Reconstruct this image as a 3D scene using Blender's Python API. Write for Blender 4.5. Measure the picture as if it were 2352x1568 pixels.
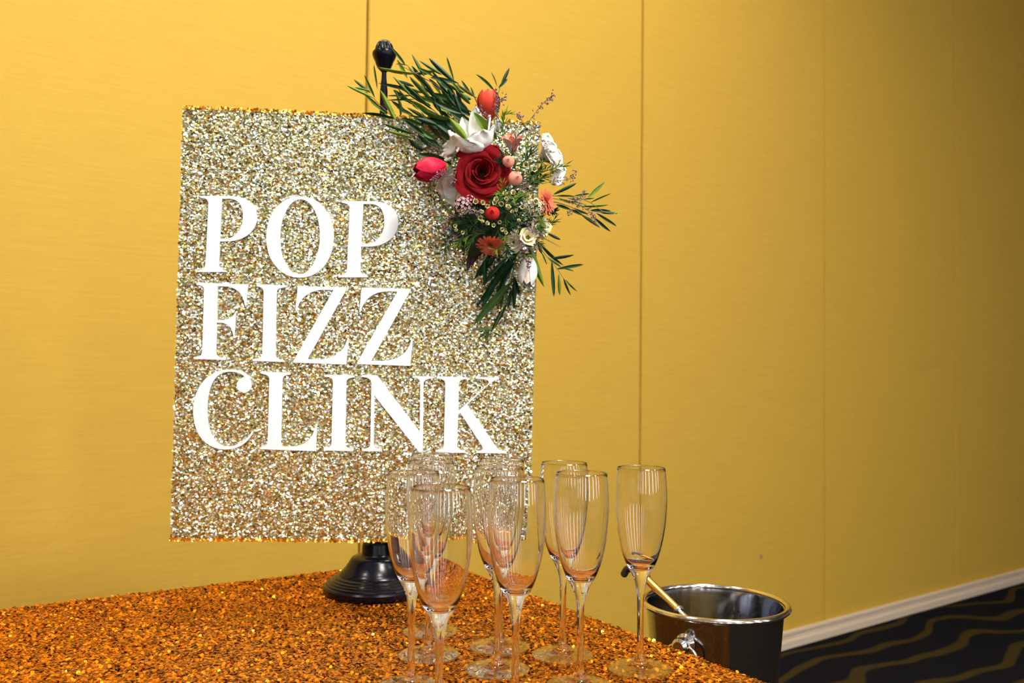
import bpy, bmesh, math, random
import numpy as np
from mathutils import Vector, Matrix, Euler
from mathutils.geometry import tessellate_polygon

for _o in list(bpy.data.objects): bpy.data.objects.remove(_o, do_unlink=True)
SC = bpy.context.scene
COL = SC.collection
random.seed(7)
RNG = np.random.RandomState(11)
rad = math.radians

# ------------------------------------------------------------------ camera
TABLE_Z = 0.75
cam_data = bpy.data.cameras.new('camera')
cam = bpy.data.objects.new('camera', cam_data); COL.objects.link(cam)
cam_data.sensor_fit = 'HORIZONTAL'; cam_data.sensor_width = 36.0
cam_data.lens = 2100.0 / 2352.0 * 36.0
cam_data.clip_start = 0.02
PITCH, ROLL = rad(1.8), rad(0.62)
_f = Vector((0, math.cos(PITCH), math.sin(PITCH)))
_u0 = Vector((0, -math.sin(PITCH), math.cos(PITCH)))
_r = Vector((1, 0, 0)) * math.cos(ROLL) + _u0 * math.sin(ROLL)
_u = -Vector((1, 0, 0)) * math.sin(ROLL) + _u0 * math.cos(ROLL)
cam.matrix_world = Matrix(((_r.x, _u.x, -_f.x, 0), (_r.y, _u.y, -_f.y, 0), (_r.z, _u.z, -_f.z, TABLE_Z + 0.329), (0, 0, 0, 1)))
cam_data.dof.use_dof = True
cam_data.dof.focus_distance = 1.08
cam_data.dof.aperture_fstop = 7.1
SC.camera = cam

# ------------------------------------------------------------------ world, room frame, exposure
world = bpy.data.worlds.new('world'); SC.world = world
world.use_nodes = True
world.node_tree.nodes['Background'].inputs['Color'].default_value = (0.84, 0.86, 1.0, 1)
world.node_tree.nodes['Background'].inputs['Strength'].default_value = 11.0
SC.view_settings.view_transform = 'Standard'
SC.view_settings.look = 'None'
SC.view_settings.exposure = 0.0
SC.view_settings.gamma = 1.0
SC.view_settings.use_curve_mapping = False
cy = SC.cycles
cy.max_bounces = 24; cy.transmission_bounces = 24; cy.glossy_bounces = 5; cy.diffuse_bounces = 3; cy.transparent_max_bounces = 12
cy.sample_clamp_indirect = 6.0
cy.blur_glossy = 0.4
cy.use_denoising = True
cy.caustics_reflective = False
cy.use_adaptive_sampling = True; cy.adaptive_threshold = .08; cy.adaptive_min_samples = 10

# the back wall runs along EX through WALL_O; the room lies on its -EY side
WA = rad(37)
WALL_O = Vector((1.0477, 3.6037, 0))
EX = Vector((math.cos(WA), math.sin(WA), 0)); EY = Vector((-math.sin(WA), math.cos(WA), 0))
ROOM_L, ROOM_R, ROOM_D, ROOM_H = -9.4, 4.2, 5.2, 3.6
def room(t, d, z): return WALL_O + EX * t - EY * d + Vector((0, 0, z))

LAMP_SPOTS = [  # t along wall, distance from wall, watts
    (-2.40, 0.62, 27), (-1.00, 0.90, 21), (-2.45, 2.10, 26), (-3.9, 1.0, 22), (-0.6, 3.6, 14), (-6.0, 2.5, 30)]
FILL_LIGHT = (-2.35, 3.3, 150)  # added front fill: t, distance from wall, watts
LAMP_COLOR = (1.0, 0.93, 0.82)

# ------------------------------------------------------------------ helpers
def link(o, parent=None):
    COL.objects.link(o)
    if parent is not None: o.parent = parent
    return o
def tag(o, label=None, cat=None, group=None, kind=None):
    if label: o['label'] = label
    if cat: o['category'] = cat
    if group: o['group'] = group
    if kind: o['kind'] = kind
    return o
def empty(name, loc=(0, 0, 0), rot=(0, 0, 0), parent=None):
    o = bpy.data.objects.new(name, None); o.empty_display_size = 0.05
    link(o, parent); o.location = loc; o.rotation_euler = rot
    return o
def mesh_obj(name, verts, faces, mat, parent=None, smooth=False, loc=None, rot=None):
    me = bpy.data.meshes.new(name)
    me.from_pydata([tuple(v) for v in verts], [], faces); me.update()
    if mat: me.materials.append(mat)
    if smooth: me.polygons.foreach_set('use_smooth', [True] * len(me.polygons))
    o = bpy.data.objects.new(name, me); link(o, parent)
    if loc is not None: o.location = loc
    if rot is not None: o.rotation_euler = rot
    return o
def bm_obj(name, bm, mat, parent=None, smooth=False, loc=None, rot=None):
    me = bpy.data.meshes.new(name); bm.to_mesh(me); bm.free()
    if mat: me.materials.append(mat)
    if smooth: me.polygons.foreach_set('use_smooth', [True] * len(me.polygons))
    o = bpy.data.objects.new(name, me); link(o, parent)
    if loc is not None: o.location = loc
    if rot is not None: o.rotation_euler = rot
    return o
def box(name, lo, hi, mat, parent=None, bevel=0.0, loc=None, rot=None):
    bm = bmesh.new()
    bmesh.ops.create_cube(bm, size=1)
    for v in bm.verts:
        v.co = Vector(((lo[0] + hi[0]) / 2 + v.co.x * (hi[0] - lo[0]), (lo[1] + hi[1]) / 2 + v.co.y * (hi[1] - lo[1]), (lo[2] + hi[2]) / 2 + v.co.z * (hi[2] - lo[2])))
    if bevel: bmesh.ops.bevel(bm, geom=bm.edges[:], offset=bevel, segments=2, affect='EDGES')
    return bm_obj(name, bm, mat, parent, loc=loc, rot=rot)
def lathe_data(prof, n=48, flutes=0, fdepth=0.0, frange=None):
    """revolve (r, z) pairs about z; r = 0 makes a pole"""
    vs, fs, rows = [], [], []
    for k, (r, z) in enumerate(prof):
        if r <= 1e-7:
            rows.append([len(vs)]); vs.append((0, 0, z))
        else:
            row = []
            for i in range(n):
                a = 2 * math.pi * i / n
                rr = r
                if flutes and frange[0] <= z <= frange[1]: rr = r * (1 - fdepth * (0.5 + 0.5 * math.cos(flutes * a)) ** 2)
                row.append(len(vs)); vs.append((rr * math.cos(a), rr * math.sin(a), z))
            rows.append(row)
    for a, b in zip(rows[:-1], rows[1:]):
        for i in range(n):
            j = (i + 1) % n
            if len(a) == 1 and len(b) == 1: continue
            if len(a) == 1: fs.append((a[0], b[j], b[i]))
            elif len(b) == 1: fs.append((a[i], a[j], b[0]))
            else: fs.append((a[i], a[j], b[j], b[i]))
    return vs, fs
def lathe(name, prof, mat, parent=None, n=48, loc=None, rot=None, smooth=True, **kw):
    vs, fs = lathe_data(prof, n, **kw)
    o = mesh_obj(name, vs, fs, mat, parent, smooth, loc, rot)
    bm = bmesh.new(); bm.from_mesh(o.data); bmesh.ops.recalc_face_normals(bm, faces=bm.faces[:]); bm.to_mesh(o.data); bm.free()
    return o
def sharp(o, deg=35):
    o.data.set_sharp_from_angle(angle=rad(deg)); return o
def catmull(pts, per=6):
    pts = [Vector(p) for p in pts]
    if len(pts) < 3: return [pts[0].lerp(pts[-1], i / per) for i in range(per + 1)]
    P = [pts[0] * 2 - pts[1]] + pts + [pts[-1] * 2 - pts[-2]]
    out = []
    for i in range(1, len(P) - 2):
        for k in range(per):
            t = k / per
            a, b, c, d = P[i - 1], P[i], P[i + 1], P[i + 2]
            out.append(0.5 * (2 * b + (c - a) * t + (2 * a - 5 * b + 4 * c - d) * t * t + (3 * b - a - 3 * c + d) * t ** 3))
    out.append(pts[-1]); return out
def tube_into(vs, fs, pts, radius, n=7, taper=1.0):
    pts = [Vector(p) for p in pts]
    up = Vector((0, 0, 1)); base = len(vs); m = len(pts)
    for i, p in enumerate(pts):
        t = (pts[min(i + 1, m - 1)] - pts[max(i - 1, 0)]).normalized()
        s = t.cross(up if abs(t.z) < .9 else Vector((1, 0, 0))).normalized(); q = s.cross(t)
        rr = (radius(i / (m - 1)) if callable(radius) else radius * (1 + (taper - 1) * i / (m - 1)))
        for k in range(n):
            a = 2 * math.pi * k / n
            vs.append(tuple(p + (s * math.cos(a) + q * math.sin(a)) * rr))
    for i in range(m - 1):
        for k in range(n):
            a = base + i * n + k; b = base + i * n + (k + 1) % n
            fs.append((a, b, b + n, a + n))
    fs.append(tuple(base + k for k in range(n))[::-1]); fs.append(tuple(base + (m - 1) * n + k for k in range(n)))
def tube(name, pts, radius, mat, parent=None, n=10, taper=1.0, loc=None, rot=None):
    vs, fs = [], []; tube_into(vs, fs, pts, radius, n, taper)
    o = mesh_obj(name, vs, fs, mat, parent, True, loc, rot)
    return sharp(o, 50)
def axis_matrix(axis, spin=0.0):
    z = Vector(axis).normalized()
    x = Vector((0, 0, 1)).cross(z)
    if x.length < .05: x = Vector((1, 0, 0))
    x.normalize(); y = z.cross(x)
    return Matrix((x, y, z)).transposed() @ Matrix.Rotation(spin, 3, 'Z')

# ------------------------------------------------------------------ materials
def new_mat(name):
    m = bpy.data.materials.new(name); m.use_nodes = True
    nt = m.node_tree; return m, nt, nt.nodes['Principled BSDF']
def setp(b, **kw):
    for k, v in kw.items():
        k = k.replace('_', ' ')
        inp = b.inputs[k]
        inp.default_value = (*v, 1) if isinstance(v, (tuple, list)) and len(v) == 3 and inp.type == 'RGBA' else v
def plain(name, col, rough=.5, metal=0.0, vary=0.12, scale=40.0, bump=0.0, bscale=120.0, **kw):
    m, nt, b = new_mat(name)
    setp(b, Roughness=rough, Metallic=metal, **kw)
    tc = nt.nodes.new('ShaderNodeTexCoord')
    nz = nt.nodes.new('ShaderNodeTexNoise'); nz.inputs['Scale'].default_value = scale; nz.inputs['Detail'].default_value = 4
    nt.links.new(tc.outputs['Object'], nz.inputs['Vector'])
    mx = nt.nodes.new('ShaderNodeMix'); mx.data_type = 'RGBA'
    mx.inputs[6].default_value = (*[c * (1 - vary) for c in col], 1); mx.inputs[7].default_value = (*[min(1, c * (1 + vary)) for c in col], 1)
    nt.links.new(nz.outputs['Fac'], mx.inputs[0]); nt.links.new(mx.outputs[2], b.inputs['Base Color'])
    if bump:
        n2 = nt.nodes.new('ShaderNodeTexNoise'); n2.inputs['Scale'].default_value = bscale; nt.links.new(tc.outputs['Object'], n2.inputs['Vector'])
        bp = nt.nodes.new('ShaderNodeBump'); bp.inputs['Strength'].default_value = bump; bp.inputs['Distance'].default_value = .002
        nt.links.new(n2.outputs['Fac'], bp.inputs['Height']); nt.links.new(bp.outputs['Normal'], b.inputs['Normal'])
    return m
def flake(name, stops, rough, metal=1.0, rvar=None):
    """metal flakes: colour picked per loose flake"""
    m, nt, b = new_mat(name)
    g = nt.nodes.new('ShaderNodeNewGeometry'); r = nt.nodes.new('ShaderNodeValToRGB'); r.color_ramp.interpolation = 'CONSTANT'
    el = r.color_ramp.elements
    el[0].position = 0; el[0].color = (*stops[0][1], 1); el[1].position = stops[1][0]; el[1].color = (*stops[1][1], 1)
    for p, c in stops[2:]:
        e = el.new(p); e.color = (*c, 1)
    nt.links.new(g.outputs['Random Per Island'], r.inputs['Fac']); nt.links.new(r.outputs['Color'], b.inputs['Base Color'])
    setp(b, Roughness=rough, Metallic=metal)
    if rvar:  # a few flakes are smoother than the rest
        wn = nt.nodes.new('ShaderNodeTexWhiteNoise'); wn.noise_dimensions = '1D'; nt.links.new(g.outputs['Random Per Island'], wn.inputs['W'])
        gt = nt.nodes.new('ShaderNodeMath'); gt.operation = 'GREATER_THAN'; gt.inputs[1].default_value = rvar[0]; nt.links.new(wn.outputs['Value'], gt.inputs[0])
        mr = nt.nodes.new('ShaderNodeMapRange'); mr.inputs['To Min'].default_value = rough; mr.inputs['To Max'].default_value = rvar[1]
        nt.links.new(gt.outputs[0], mr.inputs['Value']); nt.links.new(mr.outputs['Result'], b.inputs['Roughness'])
    return m

MT = {}
# fabric-wrapped wall panel, horizontal slub in the weave
def wall_material():
    m, nt, b = new_mat('gold_panel_fabric'); setp(b, Roughness=.78)
    tc = nt.nodes.new('ShaderNodeTexCoord')
    mp = nt.nodes.new('ShaderNodeMapping'); mp.inputs['Scale'].default_value = (3.2, 3.2, 75); nt.links.new(tc.outputs['Object'], mp.inputs['Vector'])
    nz = nt.nodes.new('ShaderNodeTexNoise'); nz.inputs['Scale'].default_value = 2.2; nz.inputs['Detail'].default_value = 8; nz.inputs['Roughness'].default_value = .72
    nt.links.new(mp.outputs['Vector'], nz.inputs['Vector'])
    n2 = nt.nodes.new('ShaderNodeTexNoise'); n2.inputs['Scale'].default_value = 420; n2.inputs['Detail'].default_value = 3; nt.links.new(tc.outputs['Object'], n2.inputs['Vector'])
    ad = nt.nodes.new('ShaderNodeMath'); ad.operation = 'MULTIPLY_ADD'; ad.inputs[1].default_value = .35
    nt.links.new(n2.outputs['Fac'], ad.inputs[0]); nt.links.new(nz.outputs['Fac'], ad.inputs[2])
    rp = nt.nodes.new('ShaderNodeValToRGB'); e = rp.color_ramp.elements
    e[0].position = .38; e[0].color = (.555, .330, .028, 1); e[1].position = .95; e[1].color = (.645, .405, .048, 1)
    nt.links.new(ad.outputs[0], rp.inputs['Fac']); nt.links.new(rp.outputs['Color'], b.inputs['Base Color'])
    bp = nt.nodes.new('ShaderNodeBump'); bp.inputs['Strength'].default_value = .25; bp.inputs['Distance'].default_value = .001
    nt.links.new(ad.outputs[0], bp.inputs['Height']); nt.links.new(bp.outputs['Normal'], b.inputs['Normal'])
    return m
MT['panel'] = wall_material()
MT['joint'] = plain('brown_joint', (.42, .22, .04), .8)
MT['paint'] = plain('taupe_paint', (.36, .33, .29), .7, vary=.03, scale=6)
MT['ceiling'] = plain('ceiling_paint', (.72, .69, .63), .8, vary=.03, scale=6)
MT['trim'] = plain('cream_trim_paint', (.70, .58, .42), .45, vary=.05)
def carpet():
    m, nt, b = new_mat('dark_patterned_carpet'); setp(b, Roughness=.95, Specular_IOR_Level=0.0)
    tc = nt.nodes.new('ShaderNodeTexCoord')
    wv = nt.nodes.new('ShaderNodeTexWave'); wv.wave_type = 'RINGS'; wv.inputs['Scale'].default_value = 1.9; wv.inputs['Distortion'].default_value = 9; wv.inputs['Detail'].default_value = 1.5; wv.inputs['Detail Scale'].default_value = .8
    nt.links.new(tc.outputs['Object'], wv.inputs['Vector'])
    rp = nt.nodes.new('ShaderNodeValToRGB'); e = rp.color_ramp.elements
    e[0].position = .80; e[0].color = (.010, .010, .012, 1); e[1].position = .90; e[1].color = (.045, .032, .010, 1)
    nt.links.new(wv.outputs['Color'], rp.inputs['Fac']); nt.links.new(rp.outputs['Color'], b.inputs['Base Color'])
    return m
MT['carpet'] = carpet()
MT['window_frame'] = plain('window_frame_paint', (.75, .73, .70), .5)
def pane():
    m, nt, b = new_mat('window_pane'); nt.nodes.remove(b)
    t = nt.nodes.new('ShaderNodeBsdfTransparent'); g = nt.nodes.new('ShaderNodeBsdfGlossy'); g.inputs['Roughness'].default_value = .02
    x = nt.nodes.new('ShaderNodeMixShader'); x.inputs[0].default_value = .06
    nt.links.new(t.outputs[0], x.inputs[1]); nt.links.new(g.outputs[0], x.inputs[2]); nt.links.new(x.outputs[0], nt.nodes['Material Output'].inputs['Surface'])
    return m
MT['pane'] = pane()
MT['white_metal'] = plain('white_enamel', (.8, .8, .78), .4)
MT['black_iron'] = plain('satin_black_enamel', (.003, .0035, .008), .22, vary=.2, Specular_IOR_Level=.22)
MT['cloth'] = plain('copper_cloth', (.36, .13, .012), .55, vary=.3, scale=180, bump=.6, bscale=500)
MT['sequin'] = flake('copper_sequin', [(0, (.60, .190, .007)), (.30, (.68, .230, .009)), (.60, (.53, .155, .006)), (.80, (.78, .31, .016)), (.94, (.36, .10, .006))], .60, rvar=(.62, .13))
MT['canvas'] = plain('gold_glue_ground', (.36, .31, .10), .6, vary=.2, scale=300)
MT['silver_flake'] = flake('champagne_flake', [(0, (.72, .82, .72)), (.22, (.48, .46, .22)), (.48, (.86, .94, .88)), (.70, (.45, .42, .15)), (.96, (.80, .52, .12))], .40, rvar=(.66, .18))
MT['gold_flake'] = flake('gold_edge_flake', [(0, (.90, .62, .10)), (.4, (.80, .46, .05)), (.75, (.95, .75, .25))], .30)
MT['letter'] = plain('white_vinyl', (.90, .90, .87), .45, vary=.01)
def glass():
    m, nt, b = new_mat('clear_flute_glass')
    setp(b, Base_Color=(1, 1, 1), Roughness=0.0, IOR=1.5, Transmission_Weight=1.0)
    return m
MT['glass'] = glass()
def thin_glass(name, gain, floor_):
    m, nt, b = new_mat(name); nt.nodes.remove(b)
    t = nt.nodes.new('ShaderNodeBsdfTransparent'); t.inputs['Color'].default_value = (.98, .98, .97, 1); g = nt.nodes.new('ShaderNodeBsdfGlossy'); g.inputs['Roughness'].default_value = .02
    fr = nt.nodes.new('ShaderNodeLayerWeight'); fr.inputs['Blend'].default_value = .5
    pw = nt.nodes.new('ShaderNodeMath'); pw.operation = 'POWER'; pw.inputs[1].default_value = 3.0; nt.links.new(fr.outputs['Facing'], pw.inputs[0])
    ma = nt.nodes.new('ShaderNodeMath'); ma.operation = 'MULTIPLY_ADD'; ma.inputs[1].default_value = gain; ma.inputs[2].default_value = floor_; nt.links.new(pw.outputs[0], ma.inputs[0])
    x = nt.nodes.new('ShaderNodeMixShader'); nt.links.new(ma.outputs[0], x.inputs[0])
    nt.links.new(t.outputs[0], x.inputs[1]); nt.links.new(g.outputs[0], x.inputs[2]); nt.links.new(x.outputs[0], nt.nodes['Material Output'].inputs['Surface'])
    return m
MT['thin_glass'] = thin_glass('thin_foot_glass', .9, .05)
MT['rim_glass'] = thin_glass('bright_rim_glass', .5, .34)
def steel(name, col, rough, stretch):
    m, nt, b = new_mat(name); setp(b, Base_Color=col, Metallic=1.0, Roughness=rough)
    tc = nt.nodes.new('ShaderNodeTexCoord'); mp = nt.nodes.new('ShaderNodeMapping'); mp.inputs['Scale'].default_value = stretch
    nz = nt.nodes.new('ShaderNodeTexNoise'); nz.inputs['Scale'].default_value = 30; nz.inputs['Detail'].default_value = 5
    nt.links.new(tc.outputs['Object'], mp.inputs['Vector']); nt.links.new(mp.outputs['Vector'], nz.inputs['Vector'])
    mr = nt.nodes.new('ShaderNodeMapRange'); mr.inputs['To Min'].default_value = rough * .7; mr.inputs['To Max'].default_value = rough * 1.4
    nt.links.new(nz.outputs['Fac'], mr.inputs['Value']); nt.links.new(mr.outputs['Result'], b.inputs['Roughness'])
    return m
MT['steel'] = steel('brushed_steel', (.36, .37, .40), .13, (1, 1, 14))
MT['steel_rim'] = steel('polished_steel_rim', (.72, .68, .62), .12, (1, 1, 1))
MT['brass'] = steel('brass_handle', (.83, .52, .14), .22, (1, 1, 1))
MT['dark_grip'] = plain('dark_grip', (.03, .018, .010), .45)
def petal_mat(name, col, tip, rough=.5, trans=.12, vary=.1):
    m, nt, b = new_mat(name); setp(b, Roughness=rough, Subsurface_Weight=trans, Subsurface_Scale=.004, Specular_IOR_Level=.15)
    tc = nt.nodes.new('ShaderNodeTexCoord'); nz = nt.nodes.new('ShaderNodeTexNoise'); nz.inputs['Scale'].default_value = 55; nz.inputs['Detail'].default_value = 4
    nt.links.new(tc.outputs['Object'], nz.inputs['Vector'])
    mx = nt.nodes.new('ShaderNodeMix'); mx.data_type = 'RGBA'; mx.inputs[6].default_value = (*col, 1); mx.inputs[7].default_value = (*tip, 1)
    nt.links.new(nz.outputs['Fac'], mx.inputs[0]); nt.links.new(mx.outputs[2], b.inputs['Base Color'])
    return m
MT['rose'] = petal_mat('crimson_rose_petal', (.14, .0008, .003), (.25, .0012, .005), .8, trans=.04)
MT['tulip_pink'] = petal_mat('magenta_tulip_petal', (.50, .006, .030), (.62, .016, .06), .45, trans=.06)
MT['tulip_coral'] = petal_mat('coral_tulip_petal', (.55, .03, .02), (.80, .10, .05), .45)
MT['white_petal'] = petal_mat('white_petal', (.90, .89, .76), (.94, .93, .86), .5)
MT['cream_petal'] = petal_mat('cream_petal', (.80, .66, .42), (.86, .78, .62), .5)
MT['blush_petal'] = petal_mat('blush_petal', (.84, .62, .50), (.88, .80, .66), .5)
MT['yellow_petal'] = petal_mat('pale_yellow_petal', (.80, .70, .30), (.86, .80, .52), .5)
MT['pink_petal'] = petal_mat('salmon_petal', (.72, .22, .16), (.82, .36, .24), .5)
MT['red_bud'] = petal_mat('scarlet_bud_petal', (.45, .012, .012), (.55, .03, .02), .5)
MT['daisy'] = petal_mat('coral_daisy_petal', (.80, .13, .07), (.88, .26, .14), .55)
MT['daisy_eye'] = plain('daisy_eye', (.28, .03, .02), .8)
MT['leaf0'] = plain('dark_leaf', (.012, .050, .016), .42, vary=.5, scale=14, Specular_IOR_Level=.25)
MT['leaf1'] = plain('mid_leaf', (.048, .115, .020), .42, vary=.4, scale=14, Specular_IOR_Level=.25)
MT['leaf2'] = plain('bright_leaf', (.16, .26, .025), .42, vary=.3, scale=14, Specular_IOR_Level=.25)
MT['leaf3'] = plain('olive_leaf', (.20, .20, .03), .5, vary=.3, scale=14)
MT['leaf4'] = plain('purple_leaf', (.035, .014, .024), .5, vary=.4, scale=14)
MT['stem0'] = plain('red_brown_stem', (.16, .075, .03), .6)
MT['stem1'] = plain('green_stem', (.10, .14, .03), .6)
MT['statice'] = plain('mauve_statice', (.22, .13, .17), .7, vary=.5, scale=300)
MT['statice_pink'] = plain('pale_pink_statice', (.72, .42, .45), .7, vary=.25, scale=300)
MT['wax_cup'] = plain('wax_flower_cup', (.50, .44, .16), .5, vary=.3, scale=200)
MT['wax_core'] = plain('wax_flower_core', (.06, .05, .015), .5)
MT['puff'] = plain('cream_floret', (.80, .76, .48), .6, vary=.2, scale=200)
MT['moss'] = plain('dark_floral_base', (.012, .028, .012), .8, vary=.5)

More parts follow.
